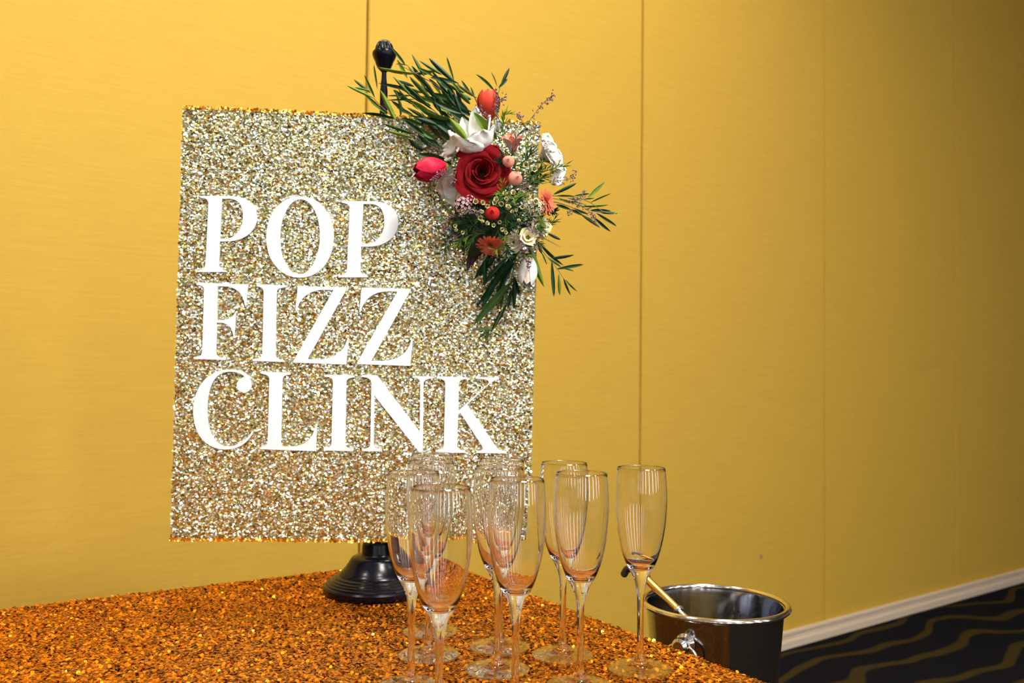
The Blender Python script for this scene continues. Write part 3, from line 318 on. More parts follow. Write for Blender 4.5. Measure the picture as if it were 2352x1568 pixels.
LEAVES = [([-0.1519, -0.041, 0.1546], [-0.1871, -0.041, 0.1692], 0.0046, 2), ([-0.1566, -0.0284, 0.1653], [-0.1787, -0.0284, 0.1816], 0.0046, 1), ([-0.1566, -0.0412, 0.1634], [-0.1755, -0.0412, 0.167], 0.0037, 1), ([-0.1498, -0.0334, 0.1587], [-0.164, -0.0334, 0.1872], 0.0041, 1), ([-0.1457, -0.0329, 0.1718], [-0.151, -0.0329, 0.2026], 0.0033, 1), ([-0.1423, -0.0185, 0.1466], [-0.1664, -0.0185, 0.1658], 0.0047, 2), ([-0.1208, -0.0413, 0.127], [-0.1415, -0.0413, 0.1659], 0.0082, 2), ([-0.1351, -0.0122, 0.1412], [-0.1556, -0.0122, 0.1551], 0.0034, 2), ([-0.0956, -0.0196, 0.1115], [-0.1363, -0.0166, 0.1243], 0.0052, 1), ([-0.0954, -0.025, 0.1047], [-0.1302, -0.0243, 0.1125], 0.0056, 2), ([-0.121, -0.0354, 0.1267], [-0.1661, -0.0354, 0.1328], 0.0055, 0), ([-0.0805, -0.0179, 0.0903], [-0.1011, -0.0143, 0.1051], 0.0078, 0), ([-0.0582, -0.0379, 0.0777], [-0.0872, -0.0422, 0.0801], 0.0048, 2), ([-0.0435, -0.0415, 0.0666], [-0.087, -0.0473, 0.0763], 0.0131, 0), ([-0.0972, -0.0169, 0.1714], [-0.1453, -0.0129, 0.1823], 0.0065, 0), ([-0.0966, -0.0299, 0.1604], [-0.1245, -0.0311, 0.188], 0.0052, 1), ([-0.0898, -0.0123, 0.1656], [-0.1107, -0.0064, 0.1868], 0.0047, 1), ([-0.0674, -0.0236, 0.158], [-0.1012, -0.0222, 0.1919], 0.0071, 1), ([-0.075, -0.0133, 0.1661], [-0.0868, -0.0079, 0.1932], 0.0052, 2), ([-0.0707, -0.0407, 0.144], [-0.1092, -0.0462, 0.1752], 0.0069, 0), ([-0.1005, -0.0251, 0.1634], [-0.1314, -0.0243, 0.1621], 0.003, 1), ([-0.0962, -0.0405, 0.1538], [-0.1301, -0.0459, 0.1498], 0.0029, 1), ([-0.1086, -0.0356, 0.1381], [-0.1201, -0.039, 0.1676], 0.0044, 1), ([-0.112, -0.038, 0.1319], [-0.1141, -0.0424, 0.1488], 0.0046, 0), ([-0.0951, -0.0172, 0.1983], [-0.1486, -0.0133, 0.2056], 0.0056, 2), ([-0.1093, -0.0142, 0.2115], [-0.1285, -0.0091, 0.2364], 0.0045, 1), ([-0.105, -0.03, 0.2049], [-0.1213, -0.0312, 0.2056], 0.0024, 3), ([-0.0721, -0.017, 0.2005], [-0.0961, -0.0131, 0.1996], 0.0056, 0), ([-0.0574, -0.034, 0.1942], [-0.0877, -0.0368, 0.2101], 0.0055, 1), ([-0.0611, -0.0243, 0.2007], [-0.0905, -0.0232, 0.2014], 0.0041, 2), ([-0.0406, -0.0278, 0.1877], [-0.0743, -0.0282, 0.2172], 0.0078, 0), ([-0.0353, -0.0401, 0.1806], [-0.0717, -0.0454, 0.1845], 0.0073, 0), ([-0.0388, -0.0277, 0.1878], [-0.0497, -0.0279, 0.2204], 0.0037, 1), ([-0.0456, -0.0152, 0.1725], [-0.0645, -0.0105, 0.1935], 0.0056, 1), ([-0.0395, -0.0167, 0.1519], [-0.0588, -0.0126, 0.1857], 0.0082, 0), ([-0.027, -0.0284, 0.1531], [-0.0368, -0.0289, 0.1783], 0.005, 0), ([-0.0145, -0.0277, 0.1705], [-0.0278, -0.028, 0.1882], 0.0041, 1), ([-0.0071, -0.0311, 0.1643], [-0.0351, -0.0328, 0.1809], 0.0063, 2), ([-0.0137, -0.024, 0.1456], [-0.038, -0.0229, 0.1596], 0.005, 0), ([-0.009, -0.0315, 0.1641], [-0.0149, -0.0333, 0.1781], 0.0029, 1), ([-0.0521, -0.0239, 0.1327], [-0.0966, -0.0227, 0.1513], 0.0078, 0), ([-0.0555, -0.0307, 0.118], [-0.0996, -0.0322, 0.1339], 0.0089, 0), ([-0.0413, -0.035, 0.1322], [-0.0852, -0.0382, 0.1422], 0.0081, 1), ([-0.0244, -0.0174, 0.1375], [-0.0524, -0.0135, 0.1522], 0.0075, 0), ([-0.0335, -0.0233, 0.1245], [-0.0723, -0.0218, 0.1342], 0.0108, 0), ([-0.0407, -0.0271, 0.1158], [-0.0702, -0.0271, 0.1237], 0.0107, 0), ([-0.0661, -0.0326, 0.1024], [-0.0955, -0.0348, 0.1188], 0.0081, 1), ([-0.0585, -0.0196, 0.0946], [-0.0848, -0.0167, 0.1164], 0.0089, 0), ([-0.0695, -0.0286, 0.0939], [-0.0881, -0.0293, 0.1095], 0.0074, 0), ([-0.0157, -0.0307, 0.1382], [-0.0492, -0.0322, 0.1583], 0.0074, 1), ([-0.0288, -0.0389, 0.1391], [-0.0636, -0.0436, 0.1508], 0.0081, 0), ([-0.045, -0.0229, 0.1426], [-0.0823, -0.0212, 0.1653], 0.0063, 1), ([-0.0777, -0.0311, 0.1316], [-0.1034, -0.0328, 0.1446], 0.0055, 1), ([-0.0813, -0.0177, 0.1237], [-0.111, -0.014, 0.1344], 0.0067, 1), ([-0.0195, -0.0269, 0.1501], [-0.042, -0.0269, 0.1694], 0.0056, 0), ([-0.0598, -0.0175, 0.1508], [-0.0826, -0.0137, 0.1749], 0.0056, 1), ([-0.0333, -0.0396, 0.0985], [-0.0629, -0.0446, 0.1197], 0.0091, 0), ([-0.0478, -0.025, 0.105], [-0.0778, -0.0241, 0.1334], 0.0074, 1), ([-0.0629, -0.0369, 0.1216], [-0.0902, -0.0409, 0.1285], 0.0081, 0), ([-0.0706, -0.0245, 0.1373], [-0.0966, -0.0235, 0.1548], 0.0074, 2), ([-0.0385, -0.0391, 0.1661], [-0.0609, -0.044, 0.1855], 0.0062, 0), ([-0.0527, -0.0241, 0.1567], [-0.0807, -0.023, 0.1779], 0.0063, 0), ([-0.0855, -0.0219, 0.1484], [-0.1134, -0.0199, 0.1624], 0.0052, 0), ([-0.096, -0.0292, 0.1349], [-0.118, -0.03, 0.1447], 0.0055, 1), ([-0.0807, -0.0374, 0.1079], [-0.1063, -0.0415, 0.124], 0.0066, 0), ([-0.0163, -0.0378, 0.1547], [-0.0296, -0.0422, 0.1675], 0.0055, 1), ([-0.0236, -0.0299, 0.1639], [-0.0425, -0.031, 0.1848], 0.0048, 2), ([-0.0495, -0.0145, 0.1819], [-0.0723, -0.0096, 0.2084], 0.0049, 1), ([-0.0413, -0.0299, 0.1372], [-0.0602, -0.0311, 0.1636], 0.0066, 1), ([-0.0566, -0.0194, 0.169], [-0.0719, -0.0163, 0.1895], 0.0048, 2), ([-0.0343, -0.034, 0.1475], [-0.0532, -0.0368, 0.1697], 0.0063, 0), ([-0.0193, -0.0388, 0.1249], [-0.0434, -0.0436, 0.1372], 0.0084, 0), ([-0.0278, -0.0274, 0.1126], [-0.0522, -0.0276, 0.1336], 0.0093, 0), ([-0.0493, -0.0284, 0.1493], [-0.0695, -0.0244, 0.1594], 0.0055, 0), ([-0.0398, -0.0246, 0.1013], [-0.0637, -0.0206, 0.1263], 0.0069, 2), ([-0.0164, -0.036, 0.1541], [-0.0353, -0.032, 0.1729], 0.0054, 0), ([-0.0622, -0.0178, 0.1295], [-0.0889, -0.0138, 0.1366], 0.0057, 2), ([-0.1039, -0.0101, 0.1426], [-0.1268, -0.0061, 0.1603], 0.0059, 1), ([-0.0981, -0.0383, 0.1499], [-0.1163, -0.0343, 0.1702], 0.0049, 1), ([-0.0533, -0.0371, 0.1335], [-0.0667, -0.0331, 0.1634], 0.0045, 0), ([-0.0435, -0.0318, 0.177], [-0.0746, -0.0278, 0.1952], 0.0045, 2), ([-0.0155, -0.0343, 0.1386], [-0.0333, -0.0303, 0.1596], 0.0059, 0), ([-0.0212, -0.0195, 0.1362], [-0.037, -0.0155, 0.1684], 0.0067, 2), ([-0.025, -0.0233, 0.1328], [-0.0405, -0.0193, 0.1543], 0.0056, 0), ([-0.0428, -0.0279, 0.1578], [-0.0768, -0.0239, 0.1648], 0.0053, 1), ([-0.0365, -0.0222, 0.1567], [-0.0477, -0.0182, 0.1837], 0.0073, 0), ([-0.0964, -0.0194, 0.179], [-0.1197, -0.0154, 0.1875], 0.0048, 0), ([-0.0846, -0.0126, 0.1731], [-0.1167, -0.0086, 0.1831], 0.0056, 2), ([-0.0151, -0.0372, 0.1245], [-0.033, -0.0332, 0.1435], 0.005, 1), ([-0.0722, -0.0186, 0.1534], [-0.0894, -0.0146, 0.1663], 0.0053, 0), ([-0.0681, -0.0276, 0.1705], [-0.0902, -0.0236, 0.1976], 0.0065, 0), ([-0.0133, -0.0389, 0.1355], [-0.0401, -0.0349, 0.149], 0.0071, 0), ([-0.0156, -0.0231, 0.1333], [-0.0363, -0.0191, 0.1411], 0.0067, 1), ([-0.0713, -0.0399, 0.1518], [-0.102, -0.0359, 0.164], 0.0069, 2), ([-0.0698, -0.0361, 0.1901], [-0.0904, -0.0321, 0.2011], 0.0055, 1), ([-0.0824, -0.0127, 0.1869], [-0.099, -0.0087, 0.2114], 0.0064, 0), ([-0.0821, -0.0207, 0.1957], [-0.0993, -0.0167, 0.2255], 0.0054, 1), ([-0.0486, -0.0106, 0.1622], [-0.0717, -0.0066, 0.1682], 0.0063, 1), ([-0.0429, -0.037, 0.1401], [-0.0627, -0.033, 0.1481], 0.0067, 2), ([-0.041, -0.0223, 0.1618], [-0.0697, -0.0183, 0.1704], 0.0071, 1), ([-0.0609, -0.0162, 0.1567], [-0.0701, -0.0122, 0.1765], 0.007, 0), ([-0.0109, -0.0388, 0.1244], [-0.0278, -0.0348, 0.1386], 0.0055, 0), ([-0.0541, -0.0231, 0.1733], [-0.0741, -0.0191, 0.1911], 0.0046, 0), ([-0.0843, -0.0133, 0.1873], [-0.1051, -0.0093, 0.2112], 0.0056, 2), ([-0.0524, -0.0135, 0.1514], [-0.0743, -0.0095, 0.1657], 0.0066, 1), ([-0.024, -0.0211, 0.1394], [-0.0523, -0.0171, 0.1587], 0.0057, 1), ([-0.1043, -0.0119, 0.1591], [-0.1245, -0.0079, 0.1753], 0.007, 0), ([-0.0701, -0.0253, 0.1392], [-0.0972, -0.0213, 0.1577], 0.0067, 2), ([-0.0251, -0.0357, 0.1696], [-0.0514, -0.0317, 0.1831], 0.0057, 1), ([-0.0822, -0.0176, 0.1605], [-0.1055, -0.0136, 0.1792], 0.0066, 0), ([-0.1062, -0.0122, 0.194], [-0.1201, -0.0082, 0.2193], 0.0059, 2), ([-0.0444, -0.0353, 0.1372], [-0.0548, -0.0313, 0.1562], 0.0067, 1), ([-0.0518, -0.0197, 0.1283], [-0.0801, -0.0157, 0.1501], 0.0066, 1), ([-0.0289, -0.0385, 0.1429], [-0.04, -0.0345, 0.1712], 0.0063, 0), ([-0.0831, -0.0364, 0.1515], [-0.1034, -0.0324, 0.1668], 0.0053, 1), ([-0.0424, -0.0249, 0.1451], [-0.0604, -0.0209, 0.1614], 0.0054, 1), ([-0.0406, -0.018, 0.1344], [-0.0674, -0.014, 0.1566], 0.0063, 1), ([-0.0143, -0.012, 0.1669], [-0.0339, -0.008, 0.174], 0.0074, 1), ([-0.0478, -0.0171, 0.1482], [-0.0748, -0.0131, 0.1615], 0.0062, 0), ([0.0173, -0.05, 0.1684], [-0.0084, -0.045, 0.1924], 0.0051, 1), ([0.0208, -0.05, 0.1768], [0.0133, -0.045, 0.1962], 0.0027, 3), ([0.0245, -0.05, 0.1742], [0.0364, -0.045, 0.1882], 0.0047, 0), ([0.028, -0.05, 0.179], [0.0388, -0.045, 0.2039], 0.0051, 0), ([0.0226, -0.05, 0.1386], [0.0232, -0.045, 0.1674], 0.0047, 1), ([0.007, -0.05, 0.1452], [0.0081, -0.045, 0.1703], 0.0036, 0), ([-0.0221, -0.084, 0.094], [-0.0447, -0.088, 0.1185], 0.011, 2), ([0.021, -0.045, 0.1051], [-0.0106, -0.062, 0.1343], 0.0145, 2), ([0.1089, -0.039, 0.0305], [0.1392, -0.038, 0.0467], 0.0054, 0), ([0.112, -0.0434, 0.0263], [0.1365, -0.0468, 0.0261], 0.0031, 1), ([0.1379, -0.0373, 0.0283], [0.1587, -0.0345, 0.0326], 0.0035, 0), ([0.158, -0.039, 0.0282], [0.18, -0.038, 0.0495], 0.0059, 2), ([0.1622, -0.0365, 0.0205], [0.1909, -0.0329, 0.0347], 0.0028, 1), ([0.1469, -0.0432, 0.0135], [0.1845, -0.0463, 0.0161], 0.0042, 2), ([0.1616, -0.0415, 0.0078], [0.1883, -0.043, 0.0079], 0.0054, 0), ([0.1763, -0.0403, 0.0055], [0.1991, -0.0405, 0.0051], 0.0047, 0), ([0.1708, -0.0378, 0.0033], [0.1987, -0.0355, -0.0126], 0.0047, 0), ([0.166, -0.0451, -0.0039], [0.1876, -0.0502, -0.0227], 0.0049, 0), ([0.1489, -0.0398, -0.0002], [0.1745, -0.0395, -0.0164], 0.0049, 0), ([0.1108, -0.0459, 0.0128], [0.1302, -0.0519, 0.0056], 0.0049, 0), ([0.131, -0.0383, 0.0077], [0.1507, -0.0365, 0.0004], 0.005, 0), ([0.1927, -0.0426, 0.0034], [0.204, -0.0453, 0.0087], 0.0019, 2), ([0.1156, -0.0438, 0.0228], [0.1389, -0.0477, 0.0183], 0.0035, 1), ([0.1334, -0.037, 0.0199], [0.1531, -0.0341, 0.0164], 0.0035, 2), ([0.1408, -0.0372, 0.0094], [0.1582, -0.0344, 0.0034], 0.004, 1), ([0.1501, -0.0442, 0.0229], [0.1636, -0.0484, 0.0239], 0.0023, 1), ([0.1286, -0.0361, 0.0258], [0.146, -0.0321, 0.0248], 0.0024, 2), ([0.0987, -0.0407, -0.0264], [0.1178, -0.0415, -0.0352], 0.0049, 0), ([0.0935, -0.036, -0.0336], [0.1206, -0.032, -0.0453], 0.0021, 3), ([0.1049, -0.0466, 0.0049], [0.1089, -0.0531, -0.0001], 0.004, 0), ([0.0888, -0.045, -0.0031], [0.0966, -0.05, -0.0118], 0.0028, 0), ([0.0917, -0.0378, -0.0434], [0.1237, -0.0356, -0.0711], 0.0054, 0), ([0.1078, -0.0451, -0.0614], [0.136, -0.0502, -0.0569], 0.0054, 0), ([0.0863, -0.044, -0.0443], [0.0908, -0.0479, -0.0575], 0.0049, 0), ([0.1165, -0.0363, -0.0762], [0.1523, -0.0326, -0.0687], 0.0052, 0), ([0.1004, -0.0382, -0.0609], [0.12, -0.0364, -0.0737], 0.0035, 1), ([0.1251, -0.0427, -0.0771], [0.1373, -0.0454, -0.0799], 0.0023, 1), ([0.1053, -0.0435, -0.0707], [0.1088, -0.047, -0.1167], 0.0061, 0), ([0.1169, -0.0391, -0.0859], [0.1189, -0.0382, -0.1141], 0.0052, 2), ([0.1246, -0.0365, -0.0913], [0.1352, -0.0331, -0.1133], 0.0038, 0), ([0.1282, -0.0409, -0.0934], [0.1432, -0.0419, -0.1083], 0.0031, 1), ([0.0913, -0.0442, -0.0559], [0.0982, -0.0483, -0.0726], 0.0026, 1), ([0.0758, -0.02, -0.043], [0.097, -0.03, -0.1018], 0.011, 2), ([0.0583, -0.0183, -0.0508], [0.0014, -0.0143, -0.1334], 0.011, 0), ([0.0494, -0.0143, -0.0995], [-0.0007, -0.0103, -0.1584], 0.0125, 1), ([0.0441, -0.0157, -0.1308], [0.0231, -0.0117, -0.1696], 0.0068, 0), ([0.0561, -0.0211, -0.0924], [0.056, -0.0171, -0.135], 0.0077, 0), ([0.0548, -0.0175, -0.0892], [0.0632, -0.0135, -0.1139], 0.0077, 0), ([0.0224, -0.0212, -0.1654], [-0.0053, -0.0172, -0.1646], 0.004, 1), ([0.0214, -0.0141, -0.1653], [0.0042, -0.0101, -0.1804], 0.004, 1), ([0.0196, -0.0202, -0.1669], [0.0151, -0.0162, -0.1832], 0.0047, 1), ([0.0269, -0.0216, -0.1683], [0.0391, -0.0176, -0.1737], 0.0032, 1), ([0.042, -0.0226, -0.0636], [0.0093, -0.0186, -0.1025], 0.008, 0), ([0.0408, -0.0156, -0.1161], [0.0372, -0.0116, -0.1367], 0.0042, 1), ([0.0126, -0.0229, -0.0675], [0.0123, -0.0189, -0.1039], 0.0065, 0), ([0.0352, -0.019, -0.0782], [0.0088, -0.015, -0.1347], 0.0089, 0), ([0.0531, -0.0155, -0.0714], [0.028, -0.0115, -0.1251], 0.0089, 0), ([0.0265, -0.0124, -0.0616], [0.0051, -0.0084, -0.087], 0.0074, 0), ([-0.0067, -0.02, -0.0502], [-0.0116, -0.016, -0.0823], 0.0083, 4), ([0.0021, -0.0234, -0.0562], [-0.0076, -0.0194, -0.0737], 0.0083, 4), ([0.0111, -0.0189, -0.0554], [0.0381, -0.0149, -0.0614], 0.0074, 4), ([0.0202, -0.0156, -0.0562], [-0.0023, -0.0116, -0.0935], 0.0074, 0), ([0.051, -0.016, -0.107], [0.0474, -0.012, -0.132], 0.0059, 0)]
STEMS = [([[-0.0141, -0.03, 0.0758], [-0.051, -0.0283, 0.0838], [-0.0806, -0.0267, 0.1013], [-0.1104, -0.025, 0.1224], [-0.1383, -0.0233, 0.1455], [-0.1552, -0.0217, 0.1617], [-0.1773, -0.02, 0.1713]], 1.0, 0), ([[-0.0242, -0.03, 0.1122], [-0.0427, -0.0275, 0.123], [-0.0708, -0.025, 0.1482], [-0.0969, -0.0225, 0.1643], [-0.1192, -0.02, 0.1769]], 0.9, 0), ([[-0.0155, -0.035, 0.1224], [-0.023, -0.0342, 0.1333], [-0.0419, -0.0333, 0.1584], [-0.0624, -0.0325, 0.1778], [-0.0827, -0.0317, 0.1881], [-0.0956, -0.0308, 0.1951], [-0.1177, -0.03, 0.2061]], 0.9, 0), ([[0.0026, -0.035, 0.1324], [-0.009, -0.0333, 0.1636], [-0.0277, -0.0317, 0.1779], [-0.0407, -0.03, 0.1889]], 0.9, 0), ([[-0.0327, -0.025, 0.0908], [-0.0589, -0.0233, 0.1122], [-0.0892, -0.0217, 0.1483], [-0.1115, -0.02, 0.1624]], 0.9, 0), ([[0.1031, -0.04, 0.0183], [0.1113, -0.0412, 0.0172], [0.1327, -0.0425, 0.0107], [0.1507, -0.0438, -0.0007], [0.1685, -0.045, -0.0073]], 0.9, 1), ([[0.0993, -0.04, 0.0276], [0.1086, -0.042, 0.0264], [0.1321, -0.044, 0.0258], [0.1558, -0.046, 0.0193], [0.1748, -0.048, 0.0066], [0.1912, -0.05, 0.0022]], 0.8, 1), ([[0.0812, -0.035, -0.0375], [0.0907, -0.038, -0.0493], [0.0988, -0.041, -0.06], [0.1131, -0.044, -0.0764], [0.1224, -0.047, -0.0905], [0.1317, -0.05, -0.0998]], 0.8, 1), ([[0.0582, -0.02, -0.051], [0.0491, -0.018, -0.0998], [0.0397, -0.016, -0.1339], [0.0259, -0.014, -0.1666]], 1.0, 1), ([[0.0261, -0.045, 0.1218], [0.0225, -0.045, 0.1546], [0.0266, -0.045, 0.1767], [0.0309, -0.045, 0.1861]], 0.7, 1)]
STATICE = [([[0.0508, -0.06, 0.1011], [0.063, -0.06, 0.1197], [0.0771, -0.06, 0.1403], [0.0913, -0.06, 0.1573], [0.102, -0.06, 0.1651]], 26), ([[0.0452, -0.06, 0.1081], [0.0556, -0.06, 0.1266], [0.0518, -0.06, 0.1337]], 12), ([[0.0236, -0.06, 0.1035], [0.0133, -0.06, 0.1193], [0.003, -0.06, 0.1351], [-0.0035, -0.06, 0.142]], 22), ([[0.0255, -0.06, 0.1], [0.0221, -0.06, 0.1269], [0.0207, -0.06, 0.1504], [0.0193, -0.06, 0.172]], 24), ([[0.0217, -0.06, 0.1432], [0.0278, -0.06, 0.1543], [0.034, -0.06, 0.16]], 10), ([[0.0597, -0.062, 0.0974], [0.0702, -0.062, 0.1123], [0.0846, -0.062, 0.1202]], 12), ([[0.0629, -0.065, 0.1041], [0.0791, -0.065, 0.1084], [0.0866, -0.065, 0.0943], [0.0961, -0.065, 0.0784]], 16), ([[-0.0335, -0.08, 0.0644], [-0.0455, -0.08, 0.048], [-0.0576, -0.08, 0.0422], [-0.0653, -0.08, 0.033]], 20), ([[-0.0332, -0.08, 0.0485], [-0.0364, -0.08, 0.0377], [-0.0388, -0.08, 0.0288]], 10), ([[0.0861, -0.065, 0.0383], [0.1023, -0.065, 0.0425], [0.1259, -0.065, 0.0471], [0.1338, -0.065, 0.0592]], 20), ([[0.0517, -0.09, 0.0182], [0.0585, -0.09, 0.0273], [0.0655, -0.09, 0.0328]], 12), ([[0.0987, -0.055, 0.0215], [0.1236, -0.055, 0.0166], [0.145, -0.055, 0.0103], [0.1582, -0.055, 0.0014], [0.1656, -0.055, -0.0112]], 26), ([[0.1236, -0.055, 0.0166], [0.1412, -0.055, 0.0207], [0.148, -0.055, 0.0339]], 14), ([[0.1262, -0.055, 0.0061], [0.1299, -0.055, -0.002]], 5), ([[0.0551, -0.075, -0.0162], [0.068, -0.075, -0.0228], [0.0825, -0.075, -0.0336], [0.0896, -0.075, -0.0362]], 22), ([[0.0496, -0.075, -0.0263], [0.0557, -0.075, -0.043], [0.0687, -0.075, -0.0525], [0.0814, -0.075, -0.0507]], 20), ([[0.069, -0.06, -0.0579], [0.0707, -0.06, -0.0693], [0.0695, -0.06, -0.0808]], 12), ([[-0.0316, -0.06, -0.0299], [-0.0431, -0.06, -0.0247], [-0.0486, -0.06, -0.0305]], 12), ([[-0.0202, -0.06, -0.0324], [-0.0342, -0.06, -0.0414], [-0.0428, -0.06, -0.036]], 14), ([[-0.0126, -0.07, -0.0136], [-0.0296, -0.07, -0.01], [-0.0463, -0.07, -0.0177]], 16), ([[0.0064, -0.085, -0.0152], [-0.0036, -0.085, -0.0085], [-0.0134, -0.085, -0.0061]], 18)]
WAX = [([0.0335, -0.0839, 0.0201], 0.0042), ([0.0446, -0.0898, 0.02], 0.0044), ([0.0649, -0.0832, 0.0275], 0.0042), ([0.0358, -0.0826, 0.0128], 0.0036), ([-0.0061, -0.0839, 0.007], 0.0048), ([0.0042, -0.0807, 0.0064], 0.0042), ([0.0098, -0.0815, 0.0019], 0.0039), ([0.0382, -0.0877, 0.0009], 0.0053), ([0.0711, -0.0887, 0.0162], 0.0047), ([0.0616, -0.0824, 0.0605], 0.0054), ([0.0733, -0.0838, 0.0546], 0.0054), ([0.05, -0.0888, 0.0537], 0.0041), ([0.0291, -0.0866, 0.0048], 0.0047), ([0.0221, -0.0835, 0.0111], 0.0048), ([-0.0453, -0.0895, -0.0135], 0.0033), ([-0.0361, -0.0886, -0.0089], 0.0024), ([-0.033, -0.0836, -0.0269], 0.0036), ([-0.0314, -0.0803, -0.032], 0.003), ([-0.0232, -0.088, -0.0076], 0.003), ([0.0437, -0.0888, -0.0053], 0.0033), ([0.0495, -0.0861, -0.0028], 0.0027), ([0.0532, -0.0877, -0.0169], 0.0033), ([0.0639, -0.0782, -0.0128], 0.0024), ([0.0362, -0.0854, -0.0338], 0.0033), ([0.031, -0.0877, -0.03], 0.0041), ([0.052, -0.0814, -0.0313], 0.003), ([0.0033, -0.0799, 0.0073], 0.0036), ([0.01, -0.0887, 0.0005], 0.0036), ([0.0387, -0.0874, 0.0011], 0.0044), ([0.0021, -0.0823, -0.0065], 0.0048), ([-0.0092, -0.0849, -0.0066], 0.0036), ([0.0286, -0.0807, 0.006], 0.0042), ([0.0582, -0.082, 0.0026], 0.0042), ([0.0198, -0.0862, 0.0061], 0.0042), ([0.0007, -0.0871, -0.0157], 0.0042), ([0.0105, -0.0886, -0.0225], 0.0041), ([0.0274, -0.0859, -0.0201], 0.0036), ([-0.0225, -0.0876, -0.0361], 0.0036), ([0.0658, -0.0803, 0.0173], 0.0042), ([0.0759, -0.0866, 0.0096], 0.0047), ([0.0189, -0.0898, -0.0252], 0.0036), ([0.0035, -0.0889, -0.02], 0.0036)]
